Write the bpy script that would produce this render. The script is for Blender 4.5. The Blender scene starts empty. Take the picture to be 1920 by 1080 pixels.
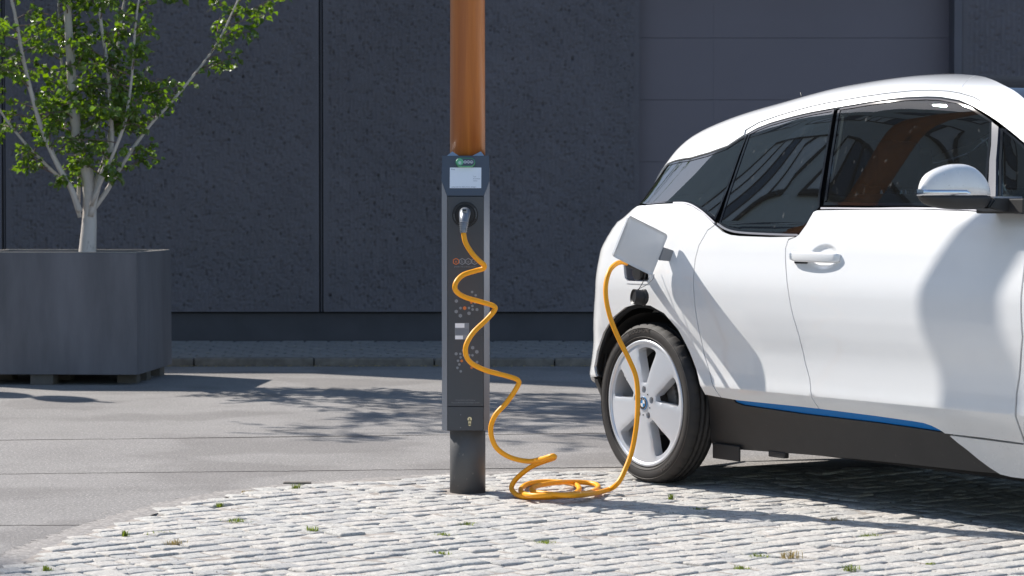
import bpy, bmesh, math, random
import numpy as np
from mathutils import Vector, Matrix
from mathutils.geometry import delaunay_2d_cdt

S = bpy.context.scene
COL = S.collection
R = math.radians
random.seed(7); rng = np.random.default_rng(7)

# ------------------------------------------------------------------ camera, light, exposure
CAM_H = 1.1176
cam_d = bpy.data.cameras.new('camera'); cam = bpy.data.objects.new('camera', cam_d); COL.objects.link(cam)
cam.location = (0, 0, CAM_H); cam.rotation_euler = (R(90-1.6707), 0, 0)
cam_d.lens = 90; cam_d.sensor_width = 36; cam_d.clip_end = 2000; cam_d.clip_start = .1
cam_d.dof.use_dof = True; cam_d.dof.focus_distance = 9.9; cam_d.dof.aperture_fstop = 9
S.camera = cam
SUN_AZ = 37.8; SUN_EL = 41.6                     # light travels right and towards the camera
TO_SUN = Vector((-math.cos(R(SUN_AZ))*math.cos(R(SUN_EL)), math.sin(R(SUN_AZ))*math.cos(R(SUN_EL)), math.sin(R(SUN_EL))))
w = bpy.data.worlds.new('World'); S.world = w; w.use_nodes = True
nt = w.node_tree; nt.nodes.clear()
sky = nt.nodes.new('ShaderNodeTexSky'); sky.sky_type = 'NISHITA'; sky.sun_disc = False
sky.sun_elevation = R(SUN_EL); sky.sun_rotation = math.atan2(TO_SUN.x, TO_SUN.y)
sky.air_density = 1.0; sky.dust_density = .6; sky.ozone_density = 1.0
bg = nt.nodes.new('ShaderNodeBackground'); bg.inputs[1].default_value = .12
wo = nt.nodes.new('ShaderNodeOutputWorld')
nt.links.new(sky.outputs[0], bg.inputs[0]); nt.links.new(bg.outputs[0], wo.inputs[0])
sl = bpy.data.lights.new('sun', 'SUN'); sl.energy = 4.6; sl.angle = R(.53); sl.color = (1, .95, .88)
so = bpy.data.objects.new('sun', sl); COL.objects.link(so)
so.rotation_euler = TO_SUN.to_track_quat('Z', 'Y').to_euler()
vs = S.view_settings; vs.view_transform = 'Standard'; vs.look = 'None'; vs.exposure = .72; vs.gamma = 1; vs.use_curve_mapping = False
S.render.resolution_x = 1024; S.render.resolution_y = 576

# ------------------------------------------------------------------ helpers
def tag(o, label=None, cat=None, group=None, kind=None):
    if label: o['label'] = label
    if cat: o['category'] = cat
    if group: o['group'] = group
    if kind: o['kind'] = kind
    return o
def empty(name, loc=(0,0,0), rz=0, **k):
    o = bpy.data.objects.new(name, None); COL.objects.link(o); o.location = loc; o.rotation_euler = (0,0,rz); o.empty_display_size = .1
    return tag(o, **k)
def link(name, me, mat=None, parent=None, **k):
    o = bpy.data.objects.new(name, me); COL.objects.link(o)
    if mat is not None and len(me.materials) == 0: me.materials.append(mat)
    if parent is not None: o.parent = parent
    return tag(o, **k)
def pyd(name, v, f, mat=None, parent=None, smooth=False, **k):
    me = bpy.data.meshes.new(name); me.from_pydata([tuple(map(float,a)) for a in v], [], f); me.update()
    if smooth: me.polygons.foreach_set('use_smooth', [True]*len(me.polygons))
    return link(name, me, mat, parent, **k)
def bmo(name, bm, mat=None, parent=None, smooth=False, **k):
    me = bpy.data.meshes.new(name); bmesh.ops.recalc_face_normals(bm, faces=bm.faces); bm.to_mesh(me); bm.free()
    if smooth: me.polygons.foreach_set('use_smooth', [True]*len(me.polygons))
    return link(name, me, mat, parent, **k)
def bx(bm, x0, x1, y0, y1, z0, z1, bev=0):
    r = bmesh.ops.create_cube(bm, size=1); vs_ = r['verts']
    for v in vs_: v.co = Vector(((x0+x1)/2+v.co.x*(x1-x0), (y0+y1)/2+v.co.y*(y1-y0), (z0+z1)/2+v.co.z*(z1-z0)))
    if bev:
        es = list({e for v in vs_ for e in v.link_edges})
        bmesh.ops.bevel(bm, geom=es, offset=bev, segments=2, profile=.6, affect='EDGES')
    return vs_
def box(name, x0, x1, y0, y1, z0, z1, mat, parent=None, bev=0, **k):
    bm = bmesh.new(); bx(bm, x0, x1, y0, y1, z0, z1, bev); return bmo(name, bm, mat, parent, **k)
def cyl(bm, p0, p1, r0, r1=None, n=24, caps=True):
    p0 = Vector(p0); p1 = Vector(p1); r1 = r0 if r1 is None else r1
    d = (p1-p0); q = d.to_track_quat('Z', 'Y')
    a = [bm.verts.new(p0+q@Vector((r0*math.cos(2*math.pi*i/n), r0*math.sin(2*math.pi*i/n), 0))) for i in range(n)]
    b = [bm.verts.new(p1+q@Vector((r1*math.cos(2*math.pi*i/n), r1*math.sin(2*math.pi*i/n), 0))) for i in range(n)]
    fs = []
    for i in range(n): fs.append(bm.faces.new((a[i], a[(i+1)%n], b[(i+1)%n], b[i])))
    for f in fs: f.smooth = True
    if caps: bm.faces.new(a[::-1]); bm.faces.new(b)
def prism(bm, pts, axis, a0, a1):
    """extrude a 2D polygon along an axis; pts are the other two coordinates in order"""
    def mk(p, a):
        return {'x': (a, p[0], p[1]), 'y': (p[0], a, p[1]), 'z': (p[0], p[1], a)}[axis]
    A = [bm.verts.new(mk(p, a0)) for p in pts]; B = [bm.verts.new(mk(p, a1)) for p in pts]; n = len(pts)
    bm.faces.new(A[::-1]); bm.faces.new(B)
    for i in range(n): bm.faces.new((A[i], A[(i+1)%n], B[(i+1)%n], B[i]))
def catmull(P, m=6, closed=False):
    P = [Vector(p) for p in P]; n = len(P); out = []
    rng_ = range(n if closed else n-1)
    for i in rng_:
        p0 = P[(i-1)%n] if closed or i > 0 else P[0]*2-P[1]
        p1 = P[i]; p2 = P[(i+1)%n]
        p3 = P[(i+2)%n] if closed or i+2 < n else P[-1]*2-P[-2]
        # centripetal-ish cubic
        for k in range(m):
            t = k/m
            out.append(.5*((2*p1)+(-p0+p2)*t+(2*p0-5*p1+4*p2-p3)*t*t+(-p0+3*p1-3*p2+p3)*t**3))
    if not closed: out.append(P[-1].copy())
    return out
def tube(name, pts, rad, mat, parent=None, n=12, smoothsteps=6, caps=True, **k):
    """round sweep through points; rad is a number or one value per given point"""
    rl = rad if isinstance(rad, (list, tuple)) else [rad]*len(pts)
    C = catmull([Vector((*p,)) for p in pts], smoothsteps)
    Rr = []
    for i in range(len(pts)-1):
        for kx in range(smoothsteps): Rr.append(rl[i]+(rl[i+1]-rl[i])*kx/smoothsteps)
    Rr.append(rl[-1])
    V = []; F = []
    T = [(C[min(i+1, len(C)-1)]-C[max(i-1, 0)]).normalized() for i in range(len(C))]
    nrm = T[0].orthogonal().normalized()
    for i, c in enumerate(C):
        nrm = (nrm-T[i]*nrm.dot(T[i]));  nrm.normalize()
        b = T[i].cross(nrm)
        for j in range(n):
            a = 2*math.pi*j/n; V.append(c+(nrm*math.cos(a)+b*math.sin(a))*Rr[i])
    for i in range(len(C)-1):
        for j in range(n): F.append((i*n+j, i*n+(j+1)%n, (i+1)*n+(j+1)%n, (i+1)*n+j))
    if caps: F.append(tuple(range(n))[::-1]); F.append(tuple(range((len(C)-1)*n, len(C)*n)))
    return pyd(name, V, F, mat, parent, smooth=True, **k)
def lathe(prof, n, axis_pt=None):
    """profile of (r, h): revolve about h axis. returns verts (x,y=h,z) style arrays & faces"""
    V = []; F = []
    m = len(prof)
    for i in range(n):
        a = 2*math.pi*i/n
        for r, h in prof: V.append((r*math.cos(a), h, r*math.sin(a)))
    for i in range(n):
        for j in range(m-1):
            F.append((i*m+j, i*m+j+1, ((i+1)%n)*m+j+1, ((i+1)%n)*m+j))
    return V, F
def inpoly(px, py, poly):
    px = np.asarray(px); py = np.asarray(py); c = np.zeros(px.shape, bool); n = len(poly)
    for i in range(n):
        x0, y0 = poly[i]; x1, y1 = poly[(i+1)%n]
        if y0 == y1: continue
        m = ((y0 > py) != (y1 > py)) & (px < (x1-x0)*(py-y0)/(y1-y0)+x0)
        c ^= m
    return c
def shrink(poly, d):
    n = len(poly); A = sum(poly[i][0]*poly[(i+1)%n][1]-poly[(i+1)%n][0]*poly[i][1] for i in range(n))
    s = 1 if A > 0 else -1; out = []
    for i in range(n):
        p = Vector(poly[i-1]); q = Vector(poly[i]); r = Vector(poly[(i+1)%n])
        a = (q-p); b = (r-q)
        if a.length < 1e-7 or b.length < 1e-7: out.append(tuple(q)); continue
        na = Vector((-a.y, a.x)).normalized()*s; nb = Vector((-b.y, b.x)).normalized()*s
        m = (na+nb);
        if m.length < .2: m = na
        m.normalize(); kk = d/max(.45, m.dot(na)); out.append(tuple(q+m*kk))
    return out
def resample(poly, step):
    out = []; n = len(poly)
    for i in range(n):
        p = Vector(poly[i]); q = Vector(poly[(i+1)%n]); L = (q-p).length; k = max(1, int(round(L/step)))
        for j in range(k): out.append(tuple(p+(q-p)*j/k))
    return out
def text_mesh(name, txt, size, mat, parent, loc, rot=(R(90),0,0), ext=.0004, align='LEFT', sx=1.0):
    cu = bpy.data.curves.new(name, 'FONT'); cu.body = txt; cu.size = size; cu.extrude = ext; cu.align_x = align; cu.resolution_u = 2
    o = bpy.data.objects.new(name+'_tmp', cu); COL.objects.link(o)
    dg = bpy.context.evaluated_depsgraph_get(); me = bpy.data.meshes.new_from_object(o.evaluated_get(dg))
    bpy.data.objects.remove(o); me.materials.clear()
    ob = link(name, me, mat, parent); ob.location = loc; ob.rotation_euler = rot; ob.scale = (sx, 1, 1)
    return ob

# ------------------------------------------------------------------ materials
def new_mat(name):
    m = bpy.data.materials.new(name); m.use_nodes = True
    return m, m.node_tree, m.node_tree.nodes['Principled BSDF']
def N(t, typ, **kw):
    n = t.nodes.new(typ)
    for k, v in kw.items():
        if k in n.inputs.keys(): n.inputs[k].default_value = v
        else: setattr(n, k, v)
    return n
def mat(name, col, rough=.5, metal=0, spec=.5, var=.12, scale=6, bump=0, bscale=80, coat=0, col2=None, stretch=(1,1,1), dirt=None, trans=0, coords='Object', detail=6, dirt2=None, coarse=.6, dirt3=None):
    m, t, b = new_mat(name)
    L = t.links.new
    b.inputs['Roughness'].default_value = rough; b.inputs['Metallic'].default_value = metal
    b.inputs['Specular IOR Level'].default_value = spec; b.inputs['Coat Weight'].default_value = coat; b.inputs['Coat Roughness'].default_value = .03
    tc = N(t, 'ShaderNodeTexCoord'); mp = N(t, 'ShaderNodeMapping'); mp.inputs['Scale'].default_value = stretch; L(tc.outputs[coords], mp.inputs[0])
    no = N(t, 'ShaderNodeTexNoise', Scale=scale, Detail=detail, Roughness=coarse if coarse < .75 else .72); L(mp.outputs[0], no.inputs['Vector'])
    cr = N(t, 'ShaderNodeValToRGB')
    c1 = [max(0, c*(1-var)) for c in col]; c2 = [min(1, c*(1+var)) for c in col] if col2 is None else col2
    cr.color_ramp.elements[0].color = (*c1, 1); cr.color_ramp.elements[1].color = (*c2, 1)
    cr.color_ramp.elements[0].position = .3; cr.color_ramp.elements[1].position = .7
    L(no.outputs['Fac'], cr.inputs[0]); out = cr.outputs[0]
    for dirt in [d for d in (dirt, dirt2, dirt3) if d]:   # fine speckle of another colour: (colour, scale, threshold, amount)
        n2 = N(t, 'ShaderNodeTexNoise', Scale=dirt[1], Detail=3); L(mp.outputs[0], n2.inputs['Vector'])
        r2 = N(t, 'ShaderNodeValToRGB'); r2.color_ramp.elements[0].position = dirt[2]; r2.color_ramp.elements[1].position = min(1, dirt[2]+.08)
        mu = N(t, 'ShaderNodeMath', operation='MULTIPLY'); mu.inputs[1].default_value = dirt[3]
        L(n2.outputs['Fac'], r2.inputs[0]); L(r2.outputs[0], mu.inputs[0])
        mx = N(t, 'ShaderNodeMix', data_type='RGBA'); mx.inputs[7].default_value = (*dirt[0], 1)
        L(mu.outputs[0], mx.inputs[0]); L(out, mx.inputs[6]); out = mx.outputs[2]
    L(out, b.inputs['Base Color'])
    if bump:
        n3 = N(t, 'ShaderNodeTexNoise', Scale=bscale, Detail=5, Roughness=.65); L(mp.outputs[0], n3.inputs['Vector'])
        bp_ = N(t, 'ShaderNodeBump', Strength=1.0, Distance=bump); L(n3.outputs['Fac'], bp_.inputs['Height']); L(bp_.outputs[0], b.inputs['Normal'])
    if trans:
        tr = N(t, 'ShaderNodeBsdfTranslucent'); hs = N(t, 'ShaderNodeHueSaturation', Saturation=1.25, Value=1.9); L(out, hs.inputs['Color']); L(hs.outputs[0], tr.inputs[0])
        ms = N(t, 'ShaderNodeMixShader'); ms.inputs[0].default_value = trans
        L(b.outputs[0], ms.inputs[1]); L(tr.outputs[0], ms.inputs[2]); L(ms.outputs[0], t.nodes['Material Output'].inputs[0])
    return m
M = {}
M['asphalt'] = mat('asphalt', (.225,.213,.205), .92, var=.16, scale=.9, bump=.007, bscale=75, dirt=((.50,.47,.44), 85, .56, .55), dirt2=((.07,.07,.07), 70, .60, .6), detail=12, coarse=.9, dirt3=((.115,.105,.10), 1.1, .50, .35), stretch=(1,1,1))
M['crack'] = mat('crack_filling', (.035,.033,.03), .95)
M['sett'] = mat('granite', (.47,.455,.425), .88, var=.2, scale=30, bump=.007, bscale=85, dirt=((.16,.15,.15), 120, .575, .7), dirt2=((.30,.24,.20), 17, .62, .35))
M['sett_b'] = mat('granite_warm', (.49,.465,.43), .88, var=.2, scale=26, bump=.007, bscale=80, dirt=((.2,.17,.16), 110, .57, .65), dirt2=((.32,.26,.22), 15, .62, .35))
M['sett_c'] = mat('granite_grey', (.41,.40,.385), .88, var=.2, scale=28, bump=.007, bscale=90, dirt=((.13,.13,.14), 120, .565, .75), dirt2=((.30,.22,.18), 16, .62, .5))
M['joint'] = mat('joint_sand', (.31,.275,.245), 1, var=.3, scale=14, bump=.004, bscale=90)
M['paver'] = mat('concrete_paver', (.23,.215,.20), .9, var=.15, scale=8, bump=.002, bscale=120)
M['kerb'] = mat('kerb_stone', (.17,.15,.13), .9, var=.3, scale=12, bump=.004, bscale=60, dirt=((.3,.27,.22), 40, .64, .6))
M['soil'] = mat('soil', (.05,.04,.03), 1, var=.4, scale=20, bump=.01, bscale=40)
M['wall'] = mat('ribbed_concrete', (.128,.116,.128), .8, var=.13, scale=1.2, bump=.003, bscale=120, dirt=((.19,.18,.20), 90, .6, .5))
M['wallflat'] = mat('wall_flat', (.125,.117,.134), .7, var=.12, scale=2, bump=.001, bscale=90)
M['plinth'] = mat('plinth_render', (.066,.064,.072), .8, var=.14, scale=3, bump=.001, bscale=80)
M['gdoor'] = mat('door_metal', (.142,.122,.145), .5, var=.06, scale=.8)
M['dark'] = mat('dark_recess', (.012,.013,.016), .8)
M['planter'] = mat('planter_fibre_cement', (.128,.124,.135), .75, var=.24, scale=3.0, bump=.001, bscale=60, stretch=(1.6,1.6,.35))
M['rim'] = mat('planter_rim', (.33,.30,.27), .8, var=.15)
M['pallet'] = mat('pallet_wood', (.11,.10,.09), .85, var=.2, scale=9, bump=.002)
M['birch'] = mat('birch_bark', (.52,.475,.44), .8, var=.10, scale=9, bump=.003, bscale=50, stretch=(1,1,.35), dirt=((.10,.07,.06), 14, .63, .85))
M['twig'] = mat('twig_bark', (.16,.11,.09), .8, var=.25, scale=14)
M['leaf'] = mat('birch_leaf', (.075,.135,.026), .30, spec=.9, var=.3, scale=3.5, trans=.42, col2=(.16,.24,.045))
M['weed'] = mat('weed_green', (.17,.21,.045), .6, var=.35, scale=9, trans=.35)
M['straw'] = mat('dry_grass', (.33,.26,.12), .8, var=.3, scale=9, trans=.2)
M['steel_grey'] = mat('grey_painted_steel', (.085,.085,.088), .48, var=.12, scale=5, bump=.0008, bscale=45, dirt=((.20,.19,.17), 60, .66, .5), stretch=(1,1,.7))
M['alu'] = mat('anodised_aluminium', (.34,.355,.39), .36, metal=.7, var=.08, scale=3, stretch=(1,1,.2))
M['station'] = mat('anthracite_panel', (.045,.050,.060), .42, var=.06, scale=4)
M['head'] = mat('blue_grey_head', (.080,.090,.108), .28, var=.05, scale=4, coat=.3)
M['collar'] = mat('collar_light', (.33,.40,.46), .3, metal=.5, var=.05)
M['display'] = mat('display_white', (.86,.87,.90), .25, var=.02)
M['ink'] = mat('ink_grey', (.17,.19,.22), .6)
M['dotgrey'] = mat('dot_grey', (.22,.235,.26), .5, var=.04)
M['orange'] = mat('logo_orange', (.60,.16,.035), .5, var=.04)
M['green'] = mat('green_plastic', (.07,.30,.13), .2, var=.05, coat=.6)
M['greenl'] = mat('green_light', (.16,.48,.25), .3, var=.05, coat=.5)
M['black'] = mat('black_plastic', (.007,.007,.009), .5, var=.1)
M['blackmat'] = mat('black_matt_plastic', (.021,.020,.020), .6, var=.15, scale=9, bump=.0004, bscale=300)
M['silver'] = mat('grey_plastic', (.20,.215,.24), .32, metal=.35, var=.05)
M['brass'] = mat('key_cylinder', (.62,.55,.36), .3, metal=.6, var=.08)
M['cable'] = mat('orange_cable', (.92,.375,.008), .45, var=.04, scale=30, spec=.4, bump=.0003, bscale=90)
M['white'] = mat('white_paint', (.80,.805,.81), .30, var=.008, scale=1, coat=1.0)
M['glossblack'] = mat('gloss_black', (.006,.006,.008), .08, var=.0, coat=.8)
M['liner'] = mat('inner_liner', (.008,.008,.009), .9)
M['blue'] = mat('blue_trim', (.0,.17,.52), .5, var=.03, coat=.0, spec=.25)
M['sill'] = mat('sill_plastic', (.026,.0245,.0245), .5, var=.2, scale=4, bump=.0003, bscale=300, dirt=((.17,.15,.13), 110, .70, .55))
M['tyre'] = mat('tyre_rubber', (.024,.021,.020), .72, var=.18, scale=7, bump=.0006, bscale=150)
M['tyretext'] = mat('tyre_lettering', (.085,.075,.068), .6)
M['alloy'] = mat('silver_alloy', (.70,.72,.76), .35, metal=.45, var=.03, scale=3, coat=.5)
M['disc'] = mat('brake_disc', (.22,.20,.19), .4, metal=.8)
M['caliper'] = mat('caliper_metal', (.12,.12,.12), .5, metal=.5)
M['chrome'] = mat('satin_chrome', (.62,.64,.68), .12, metal=1, var=.02)
M['trim'] = mat('satin_trim', (.42,.42,.46), .28, metal=.6, var=.03)
M['divider'] = mat('pillar_trim', (.055,.062,.095), .25, var=.03, coat=.4)
M['flap'] = mat('flap_white_shaded', (.56,.58,.61), .3, var=.01, coat=.8)  # white car paint greyed: the flap's shade is put into its colour
M['seat'] = mat('seat_cloth', (.05,.052,.056), .9, var=.2, scale=30)
M['seatlight'] = mat('interior_grey', (.17,.18,.185), .8, var=.1)
M['logoblue'] = mat('roundel_blue', (.01,.19,.45), .25, var=.02, coat=.6)
M['logowhite'] = mat('roundel_white', (.75,.76,.78), .25, var=.02, coat=.6)
M['facade'] = mat('apartment_render', (.70,.74,.74), .9, var=.08, scale=.6)
M['pane'] = mat('apartment_window', (.10,.14,.20), .12, var=.25, scale=.5, spec=.8)
M['wframe'] = mat('window_frame', (.03,.03,.035), .6)
M['panel_white'] = mat('white_blind', (.92,.95,1.0), .6)

def dusty(m):
    t = m.node_tree; L = t.links.new; b = t.nodes['Principled BSDF']; src = b.inputs['Base Color'].links[0].from_socket
    tc = N(t, 'ShaderNodeTexCoord'); sp = N(t, 'ShaderNodeSeparateXYZ'); L(tc.outputs['Object'], sp.inputs[0])
    mr = N(t, 'ShaderNodeMapRange'); mr.inputs[1].default_value = .52; mr.inputs[2].default_value = .25; L(sp.outputs[2], mr.inputs[0])
    n1 = N(t, 'ShaderNodeTexNoise', Scale=7, Detail=6, Roughness=.7); L(tc.outputs['Object'], n1.inputs['Vector'])
    mu = N(t, 'ShaderNodeMath', operation='MULTIPLY'); L(mr.outputs[0], mu.inputs[0]); L(n1.outputs['Fac'], mu.inputs[1])
    m2 = N(t, 'ShaderNodeMath', operation='MULTIPLY'); m2.inputs[1].default_value = .55; L(mu.outputs[0], m2.inputs[0])
    mx = N(t, 'ShaderNodeMix', data_type='RGBA'); mx.inputs[7].default_value = (.42,.39,.35,1); L(m2.outputs[0], mx.inputs[0]); L(src, mx.inputs[6])
    vo = N(t, 'ShaderNodeTexVoronoi', Scale=38); L(tc.outputs['Object'], vo.inputs['Vector'])
    vr = N(t, 'ShaderNodeValToRGB'); e = vr.color_ramp.elements; e[0].position = .045; e[0].color = (1,1,1,1); e[1].position = .075; e[1].color = (0,0,0,1); L(vo.outputs['Distance'], vr.inputs[0])
    m3 = N(t, 'ShaderNodeMath', operation='MULTIPLY'); L(vr.outputs[0], m3.inputs[0]); L(mu.outputs[0], m3.inputs[1])
    m5 = N(t, 'ShaderNodeMix', data_type='RGBA'); m5.inputs[7].default_value = (.10,.09,.08,1); L(m3.outputs[0], m5.inputs[0]); L(mx.outputs[2], m5.inputs[6]); L(m5.outputs[2], b.inputs['Base Color'])
    m4 = N(t, 'ShaderNodeMath', operation='MULTIPLY_ADD'); m4.inputs[1].default_value = .5; m4.inputs[2].default_value = .02; L(mu.outputs[0], m4.inputs[0]); L(m4.outputs[0], b.inputs['Coat Roughness'])
dusty(M['white'])
def wood_mat():
    m, t, b = new_mat('glazed_larch'); L = t.links.new
    tc = N(t, 'ShaderNodeTexCoord'); mp = N(t, 'ShaderNodeMapping'); mp.inputs['Scale'].default_value = (16, 16, .7); L(tc.outputs['Object'], mp.inputs[0])
    no = N(t, 'ShaderNodeTexNoise', Scale=1.6, Detail=7, Roughness=.62, Distortion=.4); L(mp.outputs[0], no.inputs['Vector'])
    cr = N(t, 'ShaderNodeValToRGB'); e = cr.color_ramp.elements
    e[0].position = .28; e[0].color = (.30,.082,.014,1); e[1].position = .72; e[1].color = (.50,.175,.036,1)
    L(no.outputs['Fac'], cr.inputs[0])
    mp2 = N(t, 'ShaderNodeMapping'); mp2.inputs['Scale'].default_value = (1, 1, .28); L(tc.outputs['Object'], mp2.inputs[0])
    vo = N(t, 'ShaderNodeTexVoronoi', Scale=7.0); L(mp2.outputs[0], vo.inputs['Vector'])
    r2 = N(t, 'ShaderNodeValToRGB'); q = r2.color_ramp.elements; q[0].position = .045; q[0].color = (1,1,1,1); q[1].position = .11; q[1].color = (0,0,0,1)
    L(vo.outputs['Distance'], r2.inputs[0])
    mx = N(t, 'ShaderNodeMix', data_type='RGBA'); mx.inputs[7].default_value = (.13,.032,.01,1)
    L(r2.outputs[0], mx.inputs[0]); L(cr.outputs[0], mx.inputs[6]); L(mx.outputs[2], b.inputs['Base Color'])
    b.inputs['Roughness'].default_value = .42; b.inputs['Coat Weight'].default_value = .25; b.inputs['Coat Roughness'].default_value = .3
    bp_ = N(t, 'ShaderNodeBump', Strength=.6, Distance=.002); L(no.outputs['Fac'], bp_.inputs['Height']); L(bp_.outputs[0], b.inputs['Normal'])
    return m
M['wood'] = wood_mat()
def glass_mat(name, tint, boost=1.5):
    m, t, b = new_mat(name); L = t.links.new; t.nodes.remove(b)
    tr = N(t, 'ShaderNodeBsdfTransparent'); tr.inputs[0].default_value = (*tint, 1)
    gl = N(t, 'ShaderNodeBsdfGlossy'); gl.inputs['Roughness'].default_value = .0; gl.inputs[0].default_value = (.92,.97,1,1)
    fr = N(t, 'ShaderNodeFresnel', IOR=boost); ms = N(t, 'ShaderNodeMixShader')
    tc = N(t, 'ShaderNodeTexCoord'); no = N(t, 'ShaderNodeTexNoise', Scale=1.4, Detail=1); L(tc.outputs['Object'], no.inputs['Vector'])
    bp_ = N(t, 'ShaderNodeBump', Strength=.12, Distance=.02); L(no.outputs['Fac'], bp_.inputs['Height'])
    L(bp_.outputs[0], gl.inputs['Normal'])
    # thin film of dust and dried drops
    mp = N(t, 'ShaderNodeMapping'); mp.inputs['Scale'].default_value = (1, 1, .35); L(tc.outputs['Object'], mp.inputs[0])
    n2 = N(t, 'ShaderNodeTexNoise', Scale=55, Detail=3); L(mp.outputs[0], n2.inputs['Vector'])
    cr = N(t, 'ShaderNodeValToRGB'); cr.color_ramp.elements[0].position = .66; cr.color_ramp.elements[1].position = .80
    cr.color_ramp.elements[0].color = (.012,.012,.012,1); cr.color_ramp.elements[1].color = (.13,.13,.13,1); L(n2.outputs['Fac'], cr.inputs[0])
    df = N(t, 'ShaderNodeBsdfDiffuse'); df.inputs[0].default_value = (.5,.5,.48,1)
    L(fr.outputs[0], ms.inputs[0]); L(tr.outputs[0], ms.inputs[1]); L(gl.outputs[0], ms.inputs[2])
    m2 = N(t, 'ShaderNodeMixShader'); L(cr.outputs[0], m2.inputs[0]); L(ms.outputs[0], m2.inputs[1]); L(df.outputs[0], m2.inputs[2])
    L(m2.outputs[0], t.nodes['Material Output'].inputs[0])
    return m
M['glass'] = glass_mat('window_glass', (.30,.38,.40), 1.52)
M['privacy'] = glass_mat('privacy_glass', (.10,.13,.14), 2.1)

# ================================================================== THE SETTING
def flat(name, poly, z, m, **k):
    """flat sheet from a (possibly concave) polygon"""
    P = [Vector(p) for p in poly]; n = len(P)
    vv, ee, ff, *_ = delaunay_2d_cdt(P, [(i, (i+1)%n) for i in range(n)], [], 0, 1e-6)
    pl = [tuple(p) for p in P]
    F = []
    cc = np.array([[sum(vv[i].x for i in f)/len(f), sum(vv[i].y for i in f)/len(f)] for f in ff]); ok = inpoly(cc[:,0], cc[:,1], pl)
    for f, k_ in zip(ff, ok):
        if k_:
            a, b_, c_ = vv[f[0]], vv[f[1]], vv[f[2]]
            F.append(tuple(f) if (b_-a).cross(c_-a) > 0 else tuple(f)[::-1])
    return pyd(name, [(v.x, v.y, z) for v in vv], F, m, **k)
ground = pyd('ground', [(-600,-600,-.05),(600,-600,-.05),(600,900,-.05),(-600,900,-.05)], [(0,1,2,3)], M['crack'], kind='structure')
EDGE = [(-1.35,5.0),(-1.55,6.4),(-1.635,7.4),(-1.621,8.078),(-1.592,8.463),(-1.514,8.946),(-1.337,9.694),(-1.129,10.194),(-.943,10.495),(-.713,10.663),(-.274,10.925),(.349,11.153),(.795,11.2),(1.738,11.247),(4.0,11.27),(9,11.3)]
EDGE = [tuple(p)[:2] for p in catmull([(x, y, 0) for x, y in EDGE], 8)]
def jag(x0, x1, f, off, amp=.004, step=.025):
    xs = np.arange(x0, x1+1e-6, step); ph = rng.uniform(0, 6, 6)
    nz = sum(np.sin(xs*k_+p)*a for k_, p, a in zip((3.1,9.7,23,51,88,140), ph, (.9,.6,.5,.5,.5,.5)))*amp*.6 + rng.normal(0, amp*.35, len(xs))
    wid = off*(.55+.5*np.abs(np.sin(xs*1.9+ph[0]))*np.abs(np.sin(xs*.61+ph[1])))
    return xs, f(xs)+nz, wid
X0, X1 = -14., 9.
road = empty('road', kind='structure')
def strip(top, bot):  # lists of points left->right
    flat('asphalt_strip', list(bot)+list(top)[::-1], 0.0, M['asphalt'], parent=road)
xs, c1, w1 = jag(X0, X1, lambda x: 12.93+.135*x, .034, .007)
xs2, c2, w2 = jag(X0, X1, lambda x: 11.186+.109*np.minimum(x, .8)+.02*np.maximum(x-.8, 0), .032, .007)
xs3, c3, w3 = jag(X0, -1.50, lambda x: 9.15+0*x, .016)
strip([(X0,18.66),(X1,18.66)], list(zip(xs, c1+w1/2)))
strip(list(zip(xs, c1-w1/2)), list(zip(xs2, c2+w2/2)))
up_edge = [p for p in EDGE if p[0] > -1.49 and p[1] > 9.1]
strip(list(zip(xs2, c2-w2/2)), list(zip(xs3, c3+w3/2))+[(x, y+.006) for x, y in up_edge if x <= X1])
lo_edge = [p for p in EDGE if p[1] < 9.05]
flat('asphalt_strip', [(X0,-6),(-1.0,-6)]+[(x-.006, y) for x, y in lo_edge]+list(zip(xs3, c3-w3/2))[::-1], 0.0, M['asphalt'], parent=road)

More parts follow.
